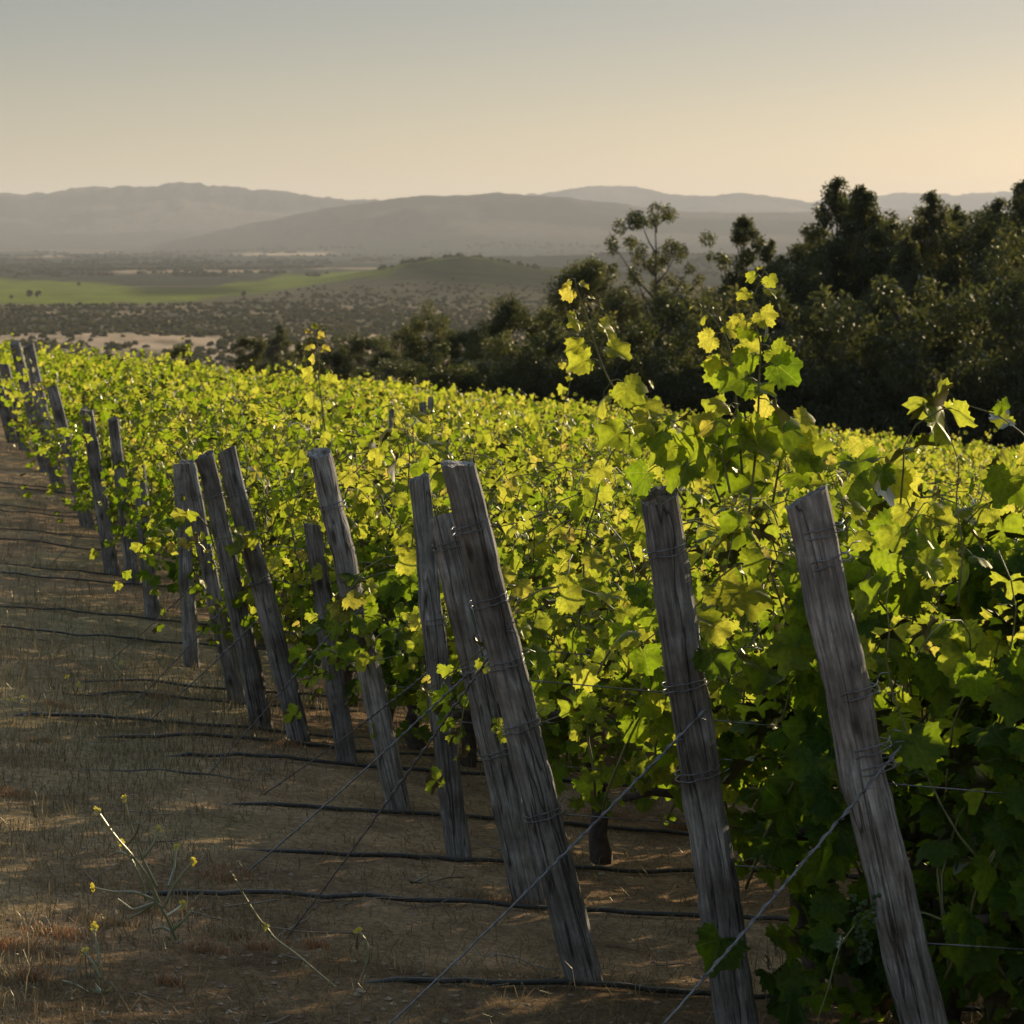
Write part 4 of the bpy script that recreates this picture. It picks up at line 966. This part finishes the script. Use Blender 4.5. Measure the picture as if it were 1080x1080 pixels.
for k, (px, yt, w, kd, d, lab) in enumerate(TREES):
    x = (px-540)/F*d; g = gz(x, d); Hh = ZC-(yt-HY)/F*d-g; H0 = HT[kd]
    cr, tr = PROT[kd][k % len(PROT[kd])]
    root = bpy.data.objects.new("conical_tree" if kd in ('cone', 'twin') else "bushy_tree" if kd != 'airy' else "eucalyptus_tree", None); COL.objects.link(root)
    root.location = (x, d, g); sz = Hh/H0
    nat = {'cone': .46, 'twin': .50, 'round': .60, 'airy': .48, 'shrub': 1.1}[kd]*H0
    sx = (w/F*d)/nat; sx = min(max(sx, sz*.85), sz*1.9)
    root.scale = (sx, sx, sz); root.rotation_euler = (0, 0, rg.uniform(0, 6.28) if kd not in ('twin', 'airy') else 0)
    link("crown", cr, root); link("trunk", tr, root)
    tag(root, lab, "tree", "trees beyond the vineyard")

# ------------------------------------------------------------------ valley scrub, tree lines
def bush_mass(name, n, pyf, pxr, size, seed, lab, cat, tl=(.1, .9), keepf=None, nq=26, mat=None):
    rg = np.random.RandomState(seed); px = rg.uniform(pxr[0], pxr[1], n); py = pyf(rg, px)
    if keepf is not None:
        k = keepf(px, py, rg); px, py = px[k], py[k]
    n = len(px); y = F*61.6/(py-HY); x = (px-540)/F*y; z = ground(x, y)
    s = rg.uniform(*size, n)
    d = rg.normal(0, 1, (n, nq, 3)); d[..., 2] = np.abs(d[..., 2]); d /= np.linalg.norm(d, axis=2)[..., None]; d[..., 2] = d[..., 2]*.9
    P = np.stack([x, y, z], 1)[:, None]+d*(s/2)[:, None, None]*rg.uniform(.5, 1, (n, nq, 1))*[1, 1, 1.15]
    q = (s*.26)[:, None, None]
    u = rg.normal(0, 1, (n, nq, 3)); u /= np.linalg.norm(u, axis=2)[..., None]; v = np.cross(u, rg.normal(0, 1, (n, nq, 3))); v /= np.linalg.norm(v, axis=2)[..., None]
    V = np.stack([P-u*q, P+v*q*.8, P+u*q, P-v*q*.8], 2).reshape(-1, 3); m = n*nq
    T = (np.array([[0, 1, 2], [0, 2, 3]])[None]+(np.arange(m)*4)[:, None, None]).reshape(-1, 3)
    t = np.repeat(rg.uniform(tl[0], tl[1], n), nq*4)
    tag(link(name, mesh_np(name, V, T, mat or M_scrub, t)), lab, cat, kind="stuff")
bush_mass("valley_scrub", 6500, lambda r, px: 299+ (352-299)*r.rand(len(px))**.75, (-120, 760), (2.4, 5), 1, "olive scrub covering the valley floor below the green fields", "scrub",
          keepf=lambda px, py, r: py > np.interp(px, [-400, 0, 150, 250, 330, 420, 520, 600, 760], [325, 323, 321, 316, 307, 309, 310, 304, 300])+r.exponential(3, len(px)))
bush_mass("sandy_flat_scrub", 3200, lambda r, px: 350+60*r.rand(len(px))**1.1, (-120, 620), (2.5, 6.0), 2, "scattered dark bushes on the sandy flat", "scrub",
          keepf=lambda px, py, r: r.rand(len(px)) < np.clip((fbm(px/50., py/3.5, 3, 41)-.34)*4, .15, 1))
bush_mass("valley_wood", 5200, lambda r, px: r.choice([289.5, 286, 291.5, 282.5, 280], len(px))+r.normal(0, .45, len(px)), (-120, 760), (5, 11), 3, "dark belts of woodland behind the green fields", "wood", (0, .4),
          keepf=lambda px, py, r: ~((px > 345) & (px < 620)) & (fbm(px/55., np.round(py*.6)*7.3, 3, 45) > .47))
bush_mass("distant_tree_line", 3600, lambda r, px: r.choice([277.5, 275, 273, 270.5, 268.5, 267], len(px))+r.normal(0, .22, len(px)), (-120, 1100), (9, 17), 4, "faint far tree lines at the foot of the mountains", "wood", (0, .4),
          keepf=lambda px, py, r: fbm(px/60., np.round(py)*5.1, 3, 47) > .50)
bush_mass("hilltop_bushes", 46, lambda r, px: np.full(len(px), 302.)+r.uniform(-1.5, 1.5, len(px)), (400, 570), (5, 9), 5, "row of small dark bushes along the crest of the green hill", "scrub", (0, .4))
def lone(px, py, s, lab, seed):
    rg = np.random.RandomState(seed); y = F*61.6/(py-HY); x = (px-540)/F*y; z = gz(x, y); nq = 70
    d = rg.normal(0, 1, (nq, 3)); d /= np.linalg.norm(d, axis=1)[:, None]; P = d*[s*.42, s*.42, s*.42]*rg.uniform(.4, 1, (nq, 1))+[0, 0, s*.5]
    u = rg.normal(0, 1, (nq, 3)); u /= np.linalg.norm(u, axis=1)[:, None]; v = np.cross(u, rg.normal(0, 1, (nq, 3))); v /= np.linalg.norm(v, axis=1)[:, None]; q = s*.13
    V = np.stack([P-u*q, P+v*q, P+u*q, P-v*q], 1).reshape(-1, 3); T = (np.array([[0, 1, 2], [0, 2, 3]])[None]+(np.arange(nq)*4)[:, None, None]).reshape(-1, 3)
    root = bpy.data.objects.new("field_tree", None); COL.objects.link(root); root.location = (x, y, z)
    link("crown", mesh_np("crown", V, T, M_scrub, np.full(len(V), .1)), root)
    V, T = tube(np.array([[0, 0, -1], [0, 0, s*.5]]), [s*.04, s*.02], 6); A = Acc(); A.add(V, T); link("trunk", A.mesh("trunk", M_tbark), root)
    tag(root, lab, "tree", "lone trees in the green fields")
lone(31, 313, 9, "left dark round tree of the clump in the green field", 1); lone(40, 313, 8, "right dark round tree of the clump in the green field", 2)
lone(12, 315, 5, "small pale bush left of the clump in the green field", 3); lone(257, 314, 6, "single small tree on the field edge in the middle distance", 4)
lone(83, 302, 6, "tiny tree at the upper edge of the green field", 5)
